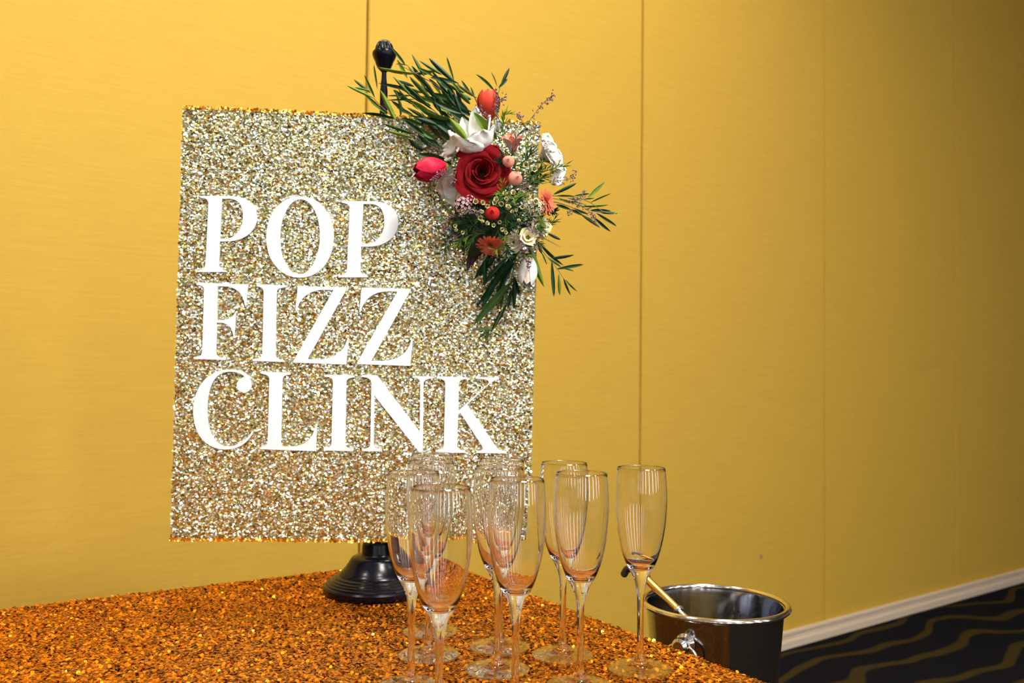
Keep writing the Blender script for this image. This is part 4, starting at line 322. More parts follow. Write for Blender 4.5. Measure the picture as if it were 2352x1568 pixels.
NEEDLES = [([[0.0321, -0.06, 0.0505], [0.0576, -0.06, 0.067], [0.0728, -0.06, 0.0832]], 26), ([[0.0372, -0.065, 0.0343], [0.0679, -0.065, 0.0458], [0.0935, -0.065, 0.0572], [0.1182, -0.065, 0.0654]], 34), ([[0.0324, -0.06, 0.0402], [0.0526, -0.06, 0.0565], [0.0731, -0.06, 0.0677], [0.0938, -0.06, 0.0706]], 26), ([[0.032, -0.07, 0.023], [0.0574, -0.07, 0.0342], [0.0829, -0.07, 0.0424]], 28), ([[0.0221, -0.07, 0.0073], [0.032, -0.07, 0.023], [0.0296, -0.07, 0.0382]], 20), ([[0.0309, -0.055, 0.1188], [0.0306, -0.055, 0.1312], [0.0357, -0.055, 0.1367]], 16), ([[0.0293, -0.055, 0.097], [0.031, -0.055, 0.1136], [0.0328, -0.055, 0.1241]], 12), ([[0.0076, -0.07, -0.0313], [-0.0123, -0.07, -0.025], [-0.0286, -0.07, -0.0495]], 28), ([[-0.0204, -0.06, -0.0267], [-0.0399, -0.06, -0.0388], [-0.0465, -0.06, -0.0617]], 24), ([[0.008, -0.065, -0.0335], [-0.0033, -0.065, -0.0353], [-0.0115, -0.065, -0.0512]], 18), ([[0.0073, -0.065, -0.0051], [-0.0211, -0.065, -0.0033], [-0.0562, -0.065, -0.0124]], 30), ([[0.0502, -0.07, -0.0327], [0.0357, -0.07, -0.019], [0.0213, -0.07, -0.0124]], 24), ([[0.056, -0.075, 0.0023], [0.0346, -0.075, 0.0085], [0.0208, -0.075, -0.0061]], 30), ([[0.0565, -0.075, -0.0161], [0.0421, -0.075, -0.0067], [0.0278, -0.075, -0.0016]], 24), ([[0.0698, -0.075, 0.0226], [0.0486, -0.075, 0.0161], [0.0287, -0.075, 0.021]], 30), ([[0.0839, -0.07, -0.0073], [0.075, -0.07, 0.0038], [0.0638, -0.07, -0.0052]], 18), ([[0.0421, -0.058, 0.072], [0.0468, -0.058, 0.0929], [0.0537, -0.058, 0.1087]], 18), ([[0.0581, -0.058, 0.0519], [0.0628, -0.058, 0.0729], [0.0674, -0.058, 0.0979]], 22), ([[0.0798, -0.05, 0.0544], [0.0908, -0.05, 0.0757], [0.0968, -0.05, 0.0864]], 16), ([[0.002, -0.06, -0.0116], [-0.0121, -0.06, -0.0164], [-0.0348, -0.06, -0.0187]], 24), ([[-0.0116, -0.06, -0.0364], [-0.02, -0.06, -0.0409], [-0.0283, -0.06, -0.0498]], 18), ([[0.0511, -0.0526, 0.0587], [0.0441, -0.0586, 0.0667], [0.0373, -0.0626, 0.075]], 22), ([[0.0686, -0.0369, 0.0006], [0.0784, -0.0429, -0.0041], [0.0883, -0.0469, -0.0085]], 40), ([[0.0705, -0.0492, -0.0073], [0.0798, -0.0552, -0.0143], [0.0892, -0.0592, -0.021]], 22), ([[0.0907, -0.0352, 0.0027], [0.0986, -0.0412, 0.0031], [0.1067, -0.0452, 0.0037]], 40), ([[0.0032, -0.0362, -0.0132], [-0.0082, -0.0422, -0.0205], [-0.0193, -0.0462, -0.0275]], 22), ([[0.0466, -0.0643, -0.0076], [0.0474, -0.0703, -0.015], [0.0484, -0.0743, -0.022]], 40), ([[0.078, -0.0564, 0.0058], [0.0824, -0.0624, -0.0049], [0.0869, -0.0664, -0.0153]], 22), ([[0.0755, -0.0373, 0.0138], [0.0813, -0.0433, 0.0093], [0.0872, -0.0473, 0.0051]], 40), ([[0.0356, -0.0587, 0.0151], [0.0324, -0.0647, 0.0043], [0.0295, -0.0687, -0.006]], 22), ([[-0.0038, -0.0541, -0.0016], [-0.0162, -0.0601, -0.004], [-0.0284, -0.0641, -0.006]], 40), ([[0.0741, -0.056, -0.0263], [0.0795, -0.062, -0.036], [0.0851, -0.066, -0.0454]], 22), ([[0.0695, -0.0362, 0.0558], [0.0759, -0.0422, 0.0567], [0.0824, -0.0462, 0.058]], 40), ([[0.0868, -0.0386, -0.0185], [0.0964, -0.0446, -0.0145], [0.1061, -0.0486, -0.0102]], 22), ([[0.0244, -0.0397, -0.0143], [0.0168, -0.0457, -0.0245], [0.0094, -0.0497, -0.0343]], 40), ([[0.0531, -0.0439, 0.0086], [0.0561, -0.0499, -0.0012], [0.0592, -0.0539, -0.0105]], 22), ([[0.0425, -0.0472, 0.0223], [0.0488, -0.0532, 0.0204], [0.0552, -0.0572, 0.0189]], 40), ([[0.0373, -0.056, -0.0097], [0.0374, -0.062, -0.0242], [0.0376, -0.066, -0.0382]], 22), ([[0.0571, -0.0373, -0.024], [0.0654, -0.0433, -0.0326], [0.0738, -0.0473, -0.0408]], 40), ([[0.0487, -0.036, -0.007], [0.038, -0.042, -0.0163], [0.0276, -0.046, -0.0252]], 22), ([[0.0604, -0.0441, -0.0166], [0.0694, -0.0501, -0.0193], [0.0786, -0.0541, -0.0218]], 40), ([[0.0729, -0.0354, 0.0108], [0.0854, -0.0414, 0.0112], [0.098, -0.0454, 0.0119]], 22), ([[0.058, -0.0541, -0.013], [0.0626, -0.0601, -0.0184], [0.0673, -0.0641, -0.0235]], 40), ([[0.0679, -0.0512, 0.0028], [0.0682, -0.0572, -0.0056], [0.0688, -0.0612, -0.0137]], 22), ([[0.0405, -0.0461, 0.0179], [0.047, -0.0521, 0.0096], [0.0536, -0.0561, 0.0018]], 40), ([[0.0751, -0.0609, -0.0145], [0.0816, -0.0669, -0.0227], [0.0884, -0.0709, -0.0306]], 22), ([[-0.0002, -0.0493, -0.0036], [-0.0069, -0.0553, -0.0113], [-0.0135, -0.0593, -0.0186]], 40), ([[0.0102, -0.0578, 0.0314], [-0.001, -0.0638, 0.0344], [-0.012, -0.0678, 0.0378]], 22), ([[0.0702, -0.0405, 0.0394], [0.0803, -0.0465, 0.0451], [0.0906, -0.0505, 0.0512]], 40), ([[0.0265, -0.06, -0.0273], [0.0307, -0.066, -0.0383], [0.0349, -0.07, -0.0491]], 22), ([[0.0025, -0.0562, 0.0106], [-0.0055, -0.0622, 0.0017], [-0.0133, -0.0662, -0.0068]], 40), ([[0.0283, -0.051, 0.0171], [0.0196, -0.057, 0.0135], [0.0111, -0.061, 0.0102]], 22), ([[0.0226, -0.0365, 0.0574], [0.0199, -0.0425, 0.0636], [0.0174, -0.0465, 0.0702]], 40), ([[0.0158, -0.0369, 0.0352], [0.0031, -0.0429, 0.0361], [-0.0093, -0.0469, 0.0373]], 22), ([[0.0586, -0.0363, -0.01], [0.0602, -0.0423, -0.0179], [0.062, -0.0463, -0.0255]], 40), ([[0.0142, -0.0423, 0.0515], [0.0056, -0.0483, 0.0534], [-0.0029, -0.0523, 0.0557]], 22), ([[0.0328, -0.0645, 0.0467], [0.0299, -0.0705, 0.0563], [0.0273, -0.0745, 0.0662]], 40), ([[0.0373, -0.0599, -0.0415], [0.0307, -0.0659, -0.0492], [0.0244, -0.0699, -0.0567]], 22), ([[0.037, -0.0578, -0.0435], [0.0393, -0.0638, -0.0519], [0.0417, -0.0678, -0.06]], 40), ([[0.0195, -0.058, 0.0063], [0.0114, -0.064, -0.0037], [0.0034, -0.068, -0.0132]], 22), ([[0.0089, -0.052, 0.0134], [-0.0036, -0.058, 0.0121], [-0.0158, -0.062, 0.0111]], 40)]
FLOWERS = {'rose': ([0.0032, -0.055, 0.0516], 0.0341, (-0.05, -1, 0.02)), 'tulip_left': ([-0.0471, -0.055, 0.0586], 0.0475, (-0.93, -0.25, -0.25)), 'tulip_top': ([0.0135, -0.035, 0.1338], 0.042, (-0.12, -0.25, 1)), 'white_main': ([-0.0072, -0.046, 0.0737], 0.0686, (-0.08, -0.34, 1)), 'white_left': ([-0.0243, -0.042, 0.0812], 0.027, (-0.75, -0.5, 0.35)), 'cream_low': ([-0.0292, -0.035, 0.0375], 0.0297, (-0.6, -0.9, -0.55)), 'white_right': ([0.0886, -0.035, 0.0813], 0.0321, (0.75, -0.5, 0.35)), 'white_right2': ([0.1046, -0.03, 0.0625], 0.0211, (0.7, -0.6, -0.2)), 'white_small': ([0.0241, -0.04, 0.1157], 0.0185, (0, -0.4, 1)), 'pink_open': ([0.0462, -0.05, 0.0825], 0.0257, (-0.1, -0.5, 1)), 'bud1': ([0.0384, -0.075, 0.0647], 0.0084, (-0.1, -1, 0.2)), 'bud2': ([0.0469, -0.08, 0.0407], 0.0101, (0.3, -1, 0.1)), 'bud_red': ([0.0176, -0.08, -0.0082], 0.0101, (-0.1, -1, 0.2)), 'daisy_right': ([0.0914, -0.065, 0.0138], 0.0193, (0.72, -0.6, 0.12)), 'daisy_low': ([0.0171, -0.065, -0.0475], 0.0205, (-0.12, -0.62, -0.78)), 'cup1': ([0.0861, -0.055, -0.0245], 0.0158, (0.1, -1, 0.25)), 'cup2': ([0.0682, -0.065, -0.0373], 0.0139, (0.05, -1, 0.15)), 'cup3': ([0.0503, -0.05, -0.0422], 0.0147, (-0.2, -1, -0.3)), 'tulip_low': ([0.0744, -0.035, -0.0618], 0.0445, (-0.12, -0.3, -1)), 'puff': ([0.0764, -0.07, 0.0057], 0.0144, (0.2, -1, 0)), 'statice_pink': ([-0.0229, -0.075, 0.0024], 0.012, (-0.3, -1, -0.2)), 'statice_pink2': ([-0.0143, -0.08, 0.0091], 0.0078, (0, -1, 0))}
GLASS_POS = [(-0.0621, 0.8275), (-0.0999, 0.9454), (-0.0979, 1.1458), (-0.0913, 1.0522), (-0.0123, 1.0024), (-0.0108, 1.0845), (0.0066, 0.8958), (0.0616, 1.0556), (0.0737, 0.9517), (0.1439, 1.0104)]

# ------------------------------------------------------------------ the room
RZ = WA
def room_box(name, t0, t1, d0, d1, z0, z1, mat, parent=None, bevel=0.0):
    """box in room coordinates (d counted from the back wall into the room)"""
    if parent is None:
        return box(name, (t0, -d1, z0), (t1, -d0, z1), mat, None, bevel, loc=WALL_O, rot=(0, 0, RZ))
    return box(name, (t0, -d1, z0), (t1, -d0, z1), mat, parent, bevel)

tag(room_box('floor', ROOM_L, ROOM_R, -.15, ROOM_D, -.12, 0, MT['carpet']), 'dark carpet with olive swirls below the bucket', 'floor', kind='structure')
tag(room_box('ceiling', ROOM_L, ROOM_R, -.15, ROOM_D, ROOM_H, ROOM_H + .12, MT['ceiling']), 'plain off-white ceiling', 'ceiling', kind='structure')
wb = tag(room_box('wall_back', ROOM_L, ROOM_R, -.15, -.022, 0, ROOM_H, MT['joint']), 'gold fabric panel wall with thin vertical seams', 'wall', kind='structure')
PANEL_W = 1.0685
seam0 = -1.8235
k0 = math.floor((ROOM_L - seam0) / PANEL_W)
k = k0
while seam0 + k * PANEL_W < ROOM_R:
    a = max(ROOM_L, seam0 + k * PANEL_W + .0035); b_ = min(ROOM_R, seam0 + (k + 1) * PANEL_W - .0035)
    if b_ - a > .05: room_box('panel', a, b_, -.022, 0, .0, ROOM_H, MT['panel'], wb, bevel=.0025)
    k += 1
# small dent mark low on the panel right of the seam
lathe('scuff', [(0, .0006), (.006, .0005), (.010, 0)], MT['joint'], wb, n=14, loc=(-.100, -.0005, .372), rot=(rad(90), 0, 0))
bb = tag(room_box('baseboard_back', ROOM_L, ROOM_R, 0.0, .012, 0, .066, MT['trim'], bevel=.002), 'cream stepped baseboard behind the steel bucket', 'baseboard', kind='structure')
room_box('shoe_strip', ROOM_L, ROOM_R, .012, .026, 0, .034, MT['trim'], bb, bevel=.004)
room_box('cap_strip', ROOM_L, ROOM_R, .012, .018, .052, .066, MT['trim'], bb, bevel=.002)
tag(room_box('wall_left', ROOM_L - .12, ROOM_L, -.15, ROOM_D, 0, ROOM_H, MT['paint']), 'plain taupe side wall on the left', 'wall', kind='structure')
tag(room_box('wall_right', ROOM_R, ROOM_R + .12, -.15, ROOM_D, 0, ROOM_H, MT['paint']), 'plain taupe side wall on the right', 'wall', kind='structure')
# wall behind the camera, with tall windows: piers, sill and head around the openings
WIN = [(-8.8 + 1.15 * k_, -8.8 + 1.15 * k_ + .36) for k_ in range(9)]
WZ0, WZ1 = .70, 3.45
bm = bmesh.new()
def addbox(bm, lo, hi):
    r = bmesh.ops.create_cube(bm, size=1)['verts']
    for v in r: v.co = Vector((lo[0] + (v.co.x + .5) * (hi[0] - lo[0]), lo[1] + (v.co.y + .5) * (hi[1] - lo[1]), lo[2] + (v.co.z + .5) * (hi[2] - lo[2])))
edges = [ROOM_L] + [x for w in WIN for x in w] + [ROOM_R]
for i in range(0, len(edges), 2): addbox(bm, (edges[i], -ROOM_D - .15, 0), (edges[i + 1], -ROOM_D, ROOM_H))
for a, b_ in WIN:
    addbox(bm, (a, -ROOM_D - .15, 0), (b_, -ROOM_D, WZ0)); addbox(bm, (a, -ROOM_D - .15, WZ1), (b_, -ROOM_D, ROOM_H))
wf = bm_obj('wall_front', bm, MT['paint'], loc=WALL_O, rot=(0, 0, RZ))
tag(wf, 'taupe wall with tall windows behind the viewer', 'wall', kind='structure')
for i, (a, b_) in enumerate(WIN):
    bm = bmesh.new()
    y0, y1 = -ROOM_D - .10, -ROOM_D - .05
    addbox(bm, (a, y0, WZ0), (a + .05, y1, WZ1)); addbox(bm, (b_ - .05, y0, WZ0), (b_, y1, WZ1))
    addbox(bm, (a + .05, y0, WZ0), (b_ - .05, y1, WZ0 + .05)); addbox(bm, (a + .05, y0, WZ1 - .05), (b_ - .05, y1, WZ1))
    addbox(bm, (a + .05, y0, 2.60), (b_ - .05, y1, 2.66))
    w = bm_obj('window_%d' % (i + 1), bm, MT['window_frame'], loc=WALL_O, rot=(0, 0, RZ))
    tag(w, 'tall narrow window in the wall behind the viewer', 'window', 'tall windows behind the viewer', kind='structure')
    for z0, z1 in ((WZ0 + .05, 2.60), (2.66, WZ1 - .05)):
        box('pane', (a + .05, y0 + .02, z0), (b_ - .05, y0 + .026, z1), MT['pane'], w)

# recessed ceiling downlights
for i, (t, d, watt) in enumerate(LAMP_SPOTS):
    p = room(t, d, ROOM_H)
    o = empty('ceiling_downlight', p)
    tag(o, 'round recessed downlight in the ceiling', 'ceiling light', 'recessed ceiling downlights', kind='structure')
    lathe('trim_ring', [(.10, .0), (.135, .0), (.14, -.006), (.13, -.012), (.105, -.010), (.10, 0)], MT['white_metal'], o, n=32)
    ld = bpy.data.lights.new('downlight_lamp', 'AREA'); ld.shape = 'DISK'; ld.size = .20; ld.energy = watt; ld.color = LAMP_COLOR
    lo = bpy.data.objects.new('downlight_lamp', ld); link(lo, o); lo.location = (0, 0, -.014)

# added soft fill in a round fitting, brightens the sign letters from the front
t, d, watt = FILL_LIGHT
o = empty('added_fill_light', room(t, d, ROOM_H))
tag(o, 'added wide round fill light on the ceiling in front of the table', 'ceiling light', kind='structure')
lathe('fill_frame', [(.40, 0), (.46, 0), (.47, -.02), (.45, -.03), (.40, -.03), (.40, 0)], MT['white_metal'], o, n=48)
ld = bpy.data.lights.new('fill_lamp', 'AREA'); ld.shape = 'DISK'; ld.size = .78; ld.energy = watt; ld.color = (1.0, .96, .90)
lo = bpy.data.objects.new('fill_lamp', ld); link(lo, o); lo.location = (0, 0, -.02)

# ------------------------------------------------------------------ table and sequin cloth
TA = rad(33); T_LEN, T_DEP = 1.83, 0.92
T_CORNER = Vector((-.1294, 1.6043, 0))
tu = Vector((-math.cos(TA), -math.sin(TA), 0)); tv = Vector((math.sin(TA), -math.cos(TA), 0))
t_center = T_CORNER + tu * T_LEN / 2 + tv * T_DEP / 2
tb = empty('banquet_table', t_center, (0, 0, TA))
tag(tb, 'folding banquet table covered by the copper sequin cloth', 'table')
LX, LY = T_LEN / 2, T_DEP / 2
box('tabletop', (-LX + .012, -LY + .012, TABLE_Z - .030), (LX - .012, LY - .012, TABLE_Z - .004), MT['white_metal'], tb, bevel=.004)
for sx in (-1, 1):
    for sy in (-1, 1):
        x, y = sx * (LX - .18), sy * (LY - .10)
        tube('leg', [(x, y, 0), (x, y, TABLE_Z - .030)], .014, MT['white_metal'], tb, n=12)
    tube('leg_brace', [(sx * (LX - .18), -LY + .10, .22), (sx * (LX - .18), LY - .10, .22)], .010, MT['white_metal'], tb, n=10)
# cloth: flat top, soft edge, folds to the floor
def cloth_mesh():
    per = []
    N = 420
    P = 2 * (T_LEN + T_DEP)
    for i in range(N):
        s = P * i / N
        if s < T_LEN: x, y, nx, ny = -LX + s, -LY, 0, -1
        elif s < T_LEN + T_DEP: x, y, nx, ny = LX, -LY + s - T_LEN, 1, 0
        elif s < 2 * T_LEN + T_DEP: x, y, nx, ny = LX - (s - T_LEN - T_DEP), LY, 0, 1
        else: x, y, nx, ny = -LX, LY - (s - 2 * T_LEN - T_DEP), -1, 0
        per.append((x, y, nx, ny, s))
    levels = [(-.004, 0), (-.001, -.0012), (.001, -.005), (.002, -.03), (.004, -.12), (.008, -.30), (.012, -.52), (.016, -.745)]
    vs, fs = [], []
    for off, dz in levels:
        amp = max(0, (-dz - .03)) * .045
        for x, y, nx, ny, s in per:
            o = off + amp * (.5 + .5 * math.sin(s * 2 * math.pi / .19 + 1.3 * math.sin(s * 2.1)))
            vs.append((x + nx * o, y + ny * o, TABLE_Z + dz))
    for l in range(len(levels) - 1):
        for i in range(N):
            a, b_ = l * N + i, l * N + (i + 1) % N
            fs.append((a, b_, b_ + N, a + N))
    fs.append(tuple(range(N)))
    return vs, fs
cv, cf = cloth_mesh()
cl = mesh_obj('tablecloth', cv, cf, MT['cloth'], None, True, loc=t_center, rot=(0, 0, TA))
sharp(cl, 40)
tag(cl, 'copper orange sequin tablecloth spread under the sign and flutes', 'tablecloth')
def flakes(name, pos, nrm_tilt, radius, rjit, sides, mat, parent, to_local, elong=1.0):
    """thousands of little tilted plates in one mesh; pos is N x 2 in the plate plane"""
    n = len(pos)
    wild = np.where(RNG.rand(n) < .26, 2.0, .85)  # some plates sit much looser than the rest
    tx = np.clip(RNG.normal(0, nrm_tilt, n) * wild, -.55, .55); ty = np.clip(RNG.normal(0, nrm_tilt, n) * wild, -.55, .55)
    rr = radius * (1 + rjit * (RNG.rand(n) - .5) * 2)
    sp = RNG.rand(n) * 2 * np.pi
    lift = RNG.rand(n) * radius * .4 + np.abs(tx) * rr * .6 + np.abs(ty) * rr * .6
    V = np.zeros((n, sides, 3))
    for k in range(sides):
        a = sp + 2 * np.pi * k / sides
        lx = np.cos(a) * rr * elong; ly = np.sin(a) * rr
        V[:, k, 0] = pos[:, 0] + lx; V[:, k, 1] = pos[:, 1] + ly
        V[:, k, 2] = lift - lx * np.tan(tx) - ly * np.tan(ty)
    V = to_local(V.reshape(-1, 3))
    me = bpy.data.meshes.new(name)
    me.vertices.add(n * sides); me.vertices.foreach_set('co', V.astype(np.float32).ravel())
    me.loops.add(n * sides); me.loops.foreach_set('vertex_index', np.arange(n * sides, dtype=np.int32))
    me.polygons.add(n); me.polygons.foreach_set('loop_start', np.arange(0, n * sides, sides, dtype=np.int32))
    me.update(calc_edges=True); me.validate()
    me.materials.append(mat)
    o = bpy.data.objects.new(name, me); link(o, parent); o['kind'] = 'stuff'
    return o
def jitter_grid(x0, x1, y0, y1, pitch, jit):
    nx, ny = int((x1 - x0) / pitch), int((y1 - y0) / (pitch * .87))
    gx, gy = np.meshgrid(np.arange(nx), np.arange(ny))
    x = x0 + (gx + .5 * (gy % 2) + .25) * pitch; y = y0 + (gy + .5) * pitch * .87
    q = np.stack([x.ravel(), y.ravel()], 1) + RNG.uniform(-jit, jit, (nx * ny, 2)) * pitch
    return q[(q[:, 0] > x0) & (q[:, 0] < x1) & (q[:, 1] > y0) & (q[:, 1] < y1)]
seq = jitter_grid(-LX + .002, LX - .002, -LY + .002, LY - .002, .0034, .30)
_b = Matrix.Rotation(-TA, 3, 'Z') @ (Vector((-.1964, 1.3595, 0)) - t_center)   # none squeezed under the stand base
seq = seq[np.hypot(seq[:, 0] - _b.x, seq[:, 1] - _b.y) > .0765]
flakes('sequins', seq, .20, .0019, .25, 6, MT['sequin'], cl,
       lambda V: V + np.array([0, 0, TABLE_Z + .0002]))

# ------------------------------------------------------------------ sign stand
st = empty('sign_stand', (-.1964, 1.3595, TABLE_Z + .0034))
tag(st, 'black tabletop stand with stepped round base and acorn finial', 'sign stand')
base_prof = [(0, 0), (.0765, 0), (.0774, .002), (.0774, .0075), (.0755, .0098), (.0725, .0105), (.0718, .0128), (.0690, .0138), (.0682, .0158), (.0655, .0168), (.0645, .0188), (.0612, .0198), (.0600, .0220), (.0570, .0232), (.0552, .0236), (.0545, .0255), (.0500, .0295), (.0455, .0345), (.0415, .0405), (.0385, .0455), (.0362, .0485), (.0330, .0500), (.0250, .0510), (.0226, .0528), (.0218, .0560), (.0216, .0640), (.0208, .0685), (.0185, .0712), (.0110, .0718), (0, .0718)]
sharp(lathe('base', base_prof, MT['black_iron'], st, n=72), 30)
sharp(lathe('post', [(0, .0718), (.0097, .0718), (.0097, .100), (.0072, .104), (.0060, .110), (.0058, .700), (.0058, .742), (.0050, .748), (.0049, .752), (.0039, .760), (.0036, .768), (.0036, .770), (0, .770)], MT['black_iron'], st, n=24), 40)
fin = sharp(lathe('finial', [(0, .770), (.0036, .770), (.0070, .7735), (.0106, .7775), (.0112, .7800), (.0124, .7815), (.0134, .7855), (.0160, .7905), (.0178, .7950), (.0181, .7985), (.0172, .8010), (.0150, .8025), (0, .8025)], MT['black_iron'], st, n=40), 35)
sharp(lathe('acorn_dome', [(.0144, .8020), (.0142, .8050), (.0130, .8095), (.0108, .8140), (.0075, .8172), (.0035, .8185), (0, .8187)], MT['black_iron'], fin, n=96, flutes=16, fdepth=.10, frange=(.803, .8160)), 50)

# ------------------------------------------------------------------ glitter sign
SW, SH, SD = .508, .610, .018
Rs = Euler((0, 0, 0)).to_matrix()
def sign_matrix():
    rx, ry, rz = SIGN_ROT
    return Matrix.Rotation(rz, 3, 'Z') @ Matrix.Rotation(rx, 3, 'X') @ Matrix.Rotation(ry, 3, 'Y')
SM = sign_matrix()
sg = empty('glitter_sign', SIGN_POS); sg.rotation_euler = SM.to_euler()
tag(sg, 'tall silver and gold glitter sign reading POP FIZZ CLINK in white', 'sign')
box('canvas', (-SW / 2, .0, -SH / 2), (SW / 2, SD, SH / 2), MT['canvas'], sg, bevel=.0015)
on_front = lambda V: np.stack([V[:, 0], -V[:, 2] - .0002, V[:, 1]], 1)
flakes('glitter_coat', jitter_grid(-SW / 2, SW / 2, -SH / 2, SH / 2, .0021, .42), .26, .00125, .4, 6, MT['silver_flake'], sg, on_front, elong=1.25)
e = .0030
q = np.concatenate([jitter_grid(-SW / 2 - .001, SW / 2 + .001, SH / 2 - e, SH / 2 + .0015, .0022, .4), jitter_grid(-SW / 2 - .001, SW / 2 + .001, -SH / 2 - .0015, -SH / 2 + e * 1.1, .0022, .4),
                    jitter_grid(-SW / 2 - .001, -SW / 2 + .0008, -SH / 2, SH / 2, .0022, .4), jitter_grid(SW / 2 - .0008, SW / 2 + .001, -SH / 2, SH / 2, .0022, .4)])
ge = flakes('gold_edging', q, .45, .0016, .4, 6, MT['gold_flake'], sg, lambda V: np.stack([V[:, 0], -V[:, 2] - .0012, V[:, 1]], 1))
# back hook that hangs the canvas on the post
tube('hanging_bracket', [(.020, SD, .18), (.020, SD + .012, .18), (.020, SD + .016, .20)], .003, MT['black_iron'], sg, n=8)
for ch, outer, holes in LETTERS:
    loops = [[Vector((x / 1000, z / 1000, 0)) for x, z in lp] for lp in [outer] + holes]
    flat = [v for lp in loops for v in lp]
    tris = tessellate_polygon(loops)
    n = len(flat); vs = [(v.x, -.0042, v.y) for v in flat] + [(v.x, .0, v.y) for v in flat]
    fs = [tuple(t) for t in tris]
    i0 = 0
    for lp in loops:
        m_ = len(lp)
        for i in range(m_): fs.append((i0 + i, i0 + (i + 1) % m_, n + i0 + (i + 1) % m_, n + i0 + i))
        i0 += m_
    o = mesh_obj('letter', vs, fs, MT['letter'], sg)
    bmx = bmesh.new(); bmx.from_mesh(o.data); bmesh.ops.recalc_face_normals(bmx, faces=bmx.faces[:]); bmx.to_mesh(o.data); bmx.free()
    o['label'] = 'white serif letter ' + ch

# ------------------------------------------------------------------ floral spray on the sign corner
sp_loc = Vector(SIGN_POS) + SM @ Vector((.165, 0, .165))
bq = empty('floral_spray', sp_loc); bq.rotation_euler = SM.to_euler()
tag(bq, 'spray of red rose, tulips, white blooms and long leaves on the sign corner', 'flowers')
# dark base that holds the stems
bm = bmesh.new(); bmesh.ops.create_icosphere(bm, subdivisions=3, radius=1)
for v in bm.verts:
    c = v.co; k_ = 1 + .18 * math.sin(7 * c.x + 3 * c.z) * math.cos(6 * c.z + 2 * c.y)
    v.co = Vector((c.x * .042 * k_ + .006, c.y * .020 - .024, c.z * .062 * k_ + .004))
bm_obj('foam_base', bm, MT['moss'], bq, True)

# leaves: three shapes shared by all copies; length along x, width along y
def leaf_mesh(name, curve, fold, blunt):
    nu, nv = 9, 4
    vs, fs = [], []
    for i in range(nu + 1):
        t = i / nu
        w = (math.sin(math.pi * min(1, t ** blunt)) ** (.5 if blunt > 1 else .7)) * .5 if 0 < t < 1 else 0.03
        for j in range(nv + 1):
            u = j / nv * 2 - 1
            vs.append((t, u * w, curve * math.sin(math.pi * t) - fold * abs(u) * w * 1.0))
    for i in range(nu):
        for j in range(nv):
            a = i * (nv + 1) + j; fs.append((a, a + nv + 1, a + nv + 2, a + 1))
    me = bpy.data.meshes.new(name); me.from_pydata(vs, [], fs); me.update()
    me.polygons.foreach_set('use_smooth', [True] * len(me.polygons)); return me
LEAF = {}
for tone in range(5):
    for k_, (c, f_, bl) in enumerate([(.035, .25, .85), (-.03, .30, 1.0), (.06, .2, 1.15)]):
        me = leaf_mesh('leaf', c, f_, bl); me.materials.append(MT['leaf%d' % tone]); LEAF[tone, k_] = me
# stems first so that leaves can hang under the nearest one
stem_objs = []
for pts, r, tone in STEMS:
    cp = catmull(pts, 5)
    o = tube('foliage_stem', cp, r / 1000, MT['stem%d' % tone], bq, n=6, taper=.45)
    stem_objs.append((o, cp))
for i, (p0, p1, w, tone) in enumerate(LEAVES):
    a, b_ = Vector(p0), Vector(p1); d = b_ - a; a = a - d * .10; d = b_ - a; L = d.length; x = d.normalized()
    view = Vector((random.uniform(-.35, .35), -1, random.uniform(-.35, .35)))
    z = (view - x * view.dot(x)).normalized(); y = z.cross(x)
    o = bpy.data.objects.new('leaf', LEAF[tone, random.randrange(3)])
    best = min(stem_objs, key=lambda s: min((q_ - a).length for q_ in s[1]))
    link(o, best[0])
    o.matrix_local = Matrix.Translation(a) @ (Matrix((x, y, z)).transposed().to_4x4()) @ Matrix.Diagonal((L, w * (.92 if w < .02 else .75), L * (1 if random.random() < .5 else -.6), 1))

def petal_grid(fn, name, mat, parent, nu=8, nv=9):
    vs, fs = [], []
    for i in range(nv + 1):
        for j in range(nu + 1):
            vs.append(tuple(fn(j / nu * 2 - 1, i / nv)))
    for i in range(nv):
        for j in range(nu):
            a = i * (nu + 1) + j; fs.append((a, a + 1, a + nu + 2, a + nu + 1))
    return mesh_obj(name, vs, fs, mat, parent, True)
def flower_root(name, key, mat, label, spin=0.0, calyx=.10, dz=0.0):
    """a flower is a calyx mesh facing its axis; petals are its children"""
    loc, size, axis = FLOWERS[key]
    vs, fs = lathe_data([(0, -size * .10), (size * calyx * .6, -size * .08), (size * calyx, 0), (size * calyx * .9, size * .08), (0, size * .12)], 14)
    o = mesh_obj(name, vs, fs, mat, bq, True)
    o.matrix_local = Matrix.Translation(Vector(loc)) @ axis_matrix(axis, spin).to_4x4()
    o['label'] = label
    return o, size
def rot2(x, z_, th): return Vector((x * math.cos(th), x * math.sin(th), z_))
def cup_petal(parent, mat, th, R, H, half, prof, tip=2.5, ruffle=0.0, phase=0.0, nu=8, nv=10, name='petal', wob=0.0, notch=0.0):
    """petal on a cup: prof(v) -> (radius factor, height factor); half = half angle in radians at the widest"""
    def fn(u, v):
        r, h = prof(v)
        width = (math.sin(min(1, .22 + v * 1.1) * math.pi * .5)) * (1 - max(0, v) ** (tip * 2)) ** .5 if tip else 1
        ang = th + u * half * max(.03, width)
        ru = ruffle * v * v * math.sin(u * 7 + phase + 3 * v)
        rr = (r + ru + wob * u * u * v) * R
        hh = (h - notch * u * u * v) * H + ruffle * .5 * R * v * math.cos(u * 6 + phase)
        return Vector((rr * math.cos(ang), rr * math.sin(ang), hh))
    return petal_grid(fn, name, mat, parent, nu, nv)

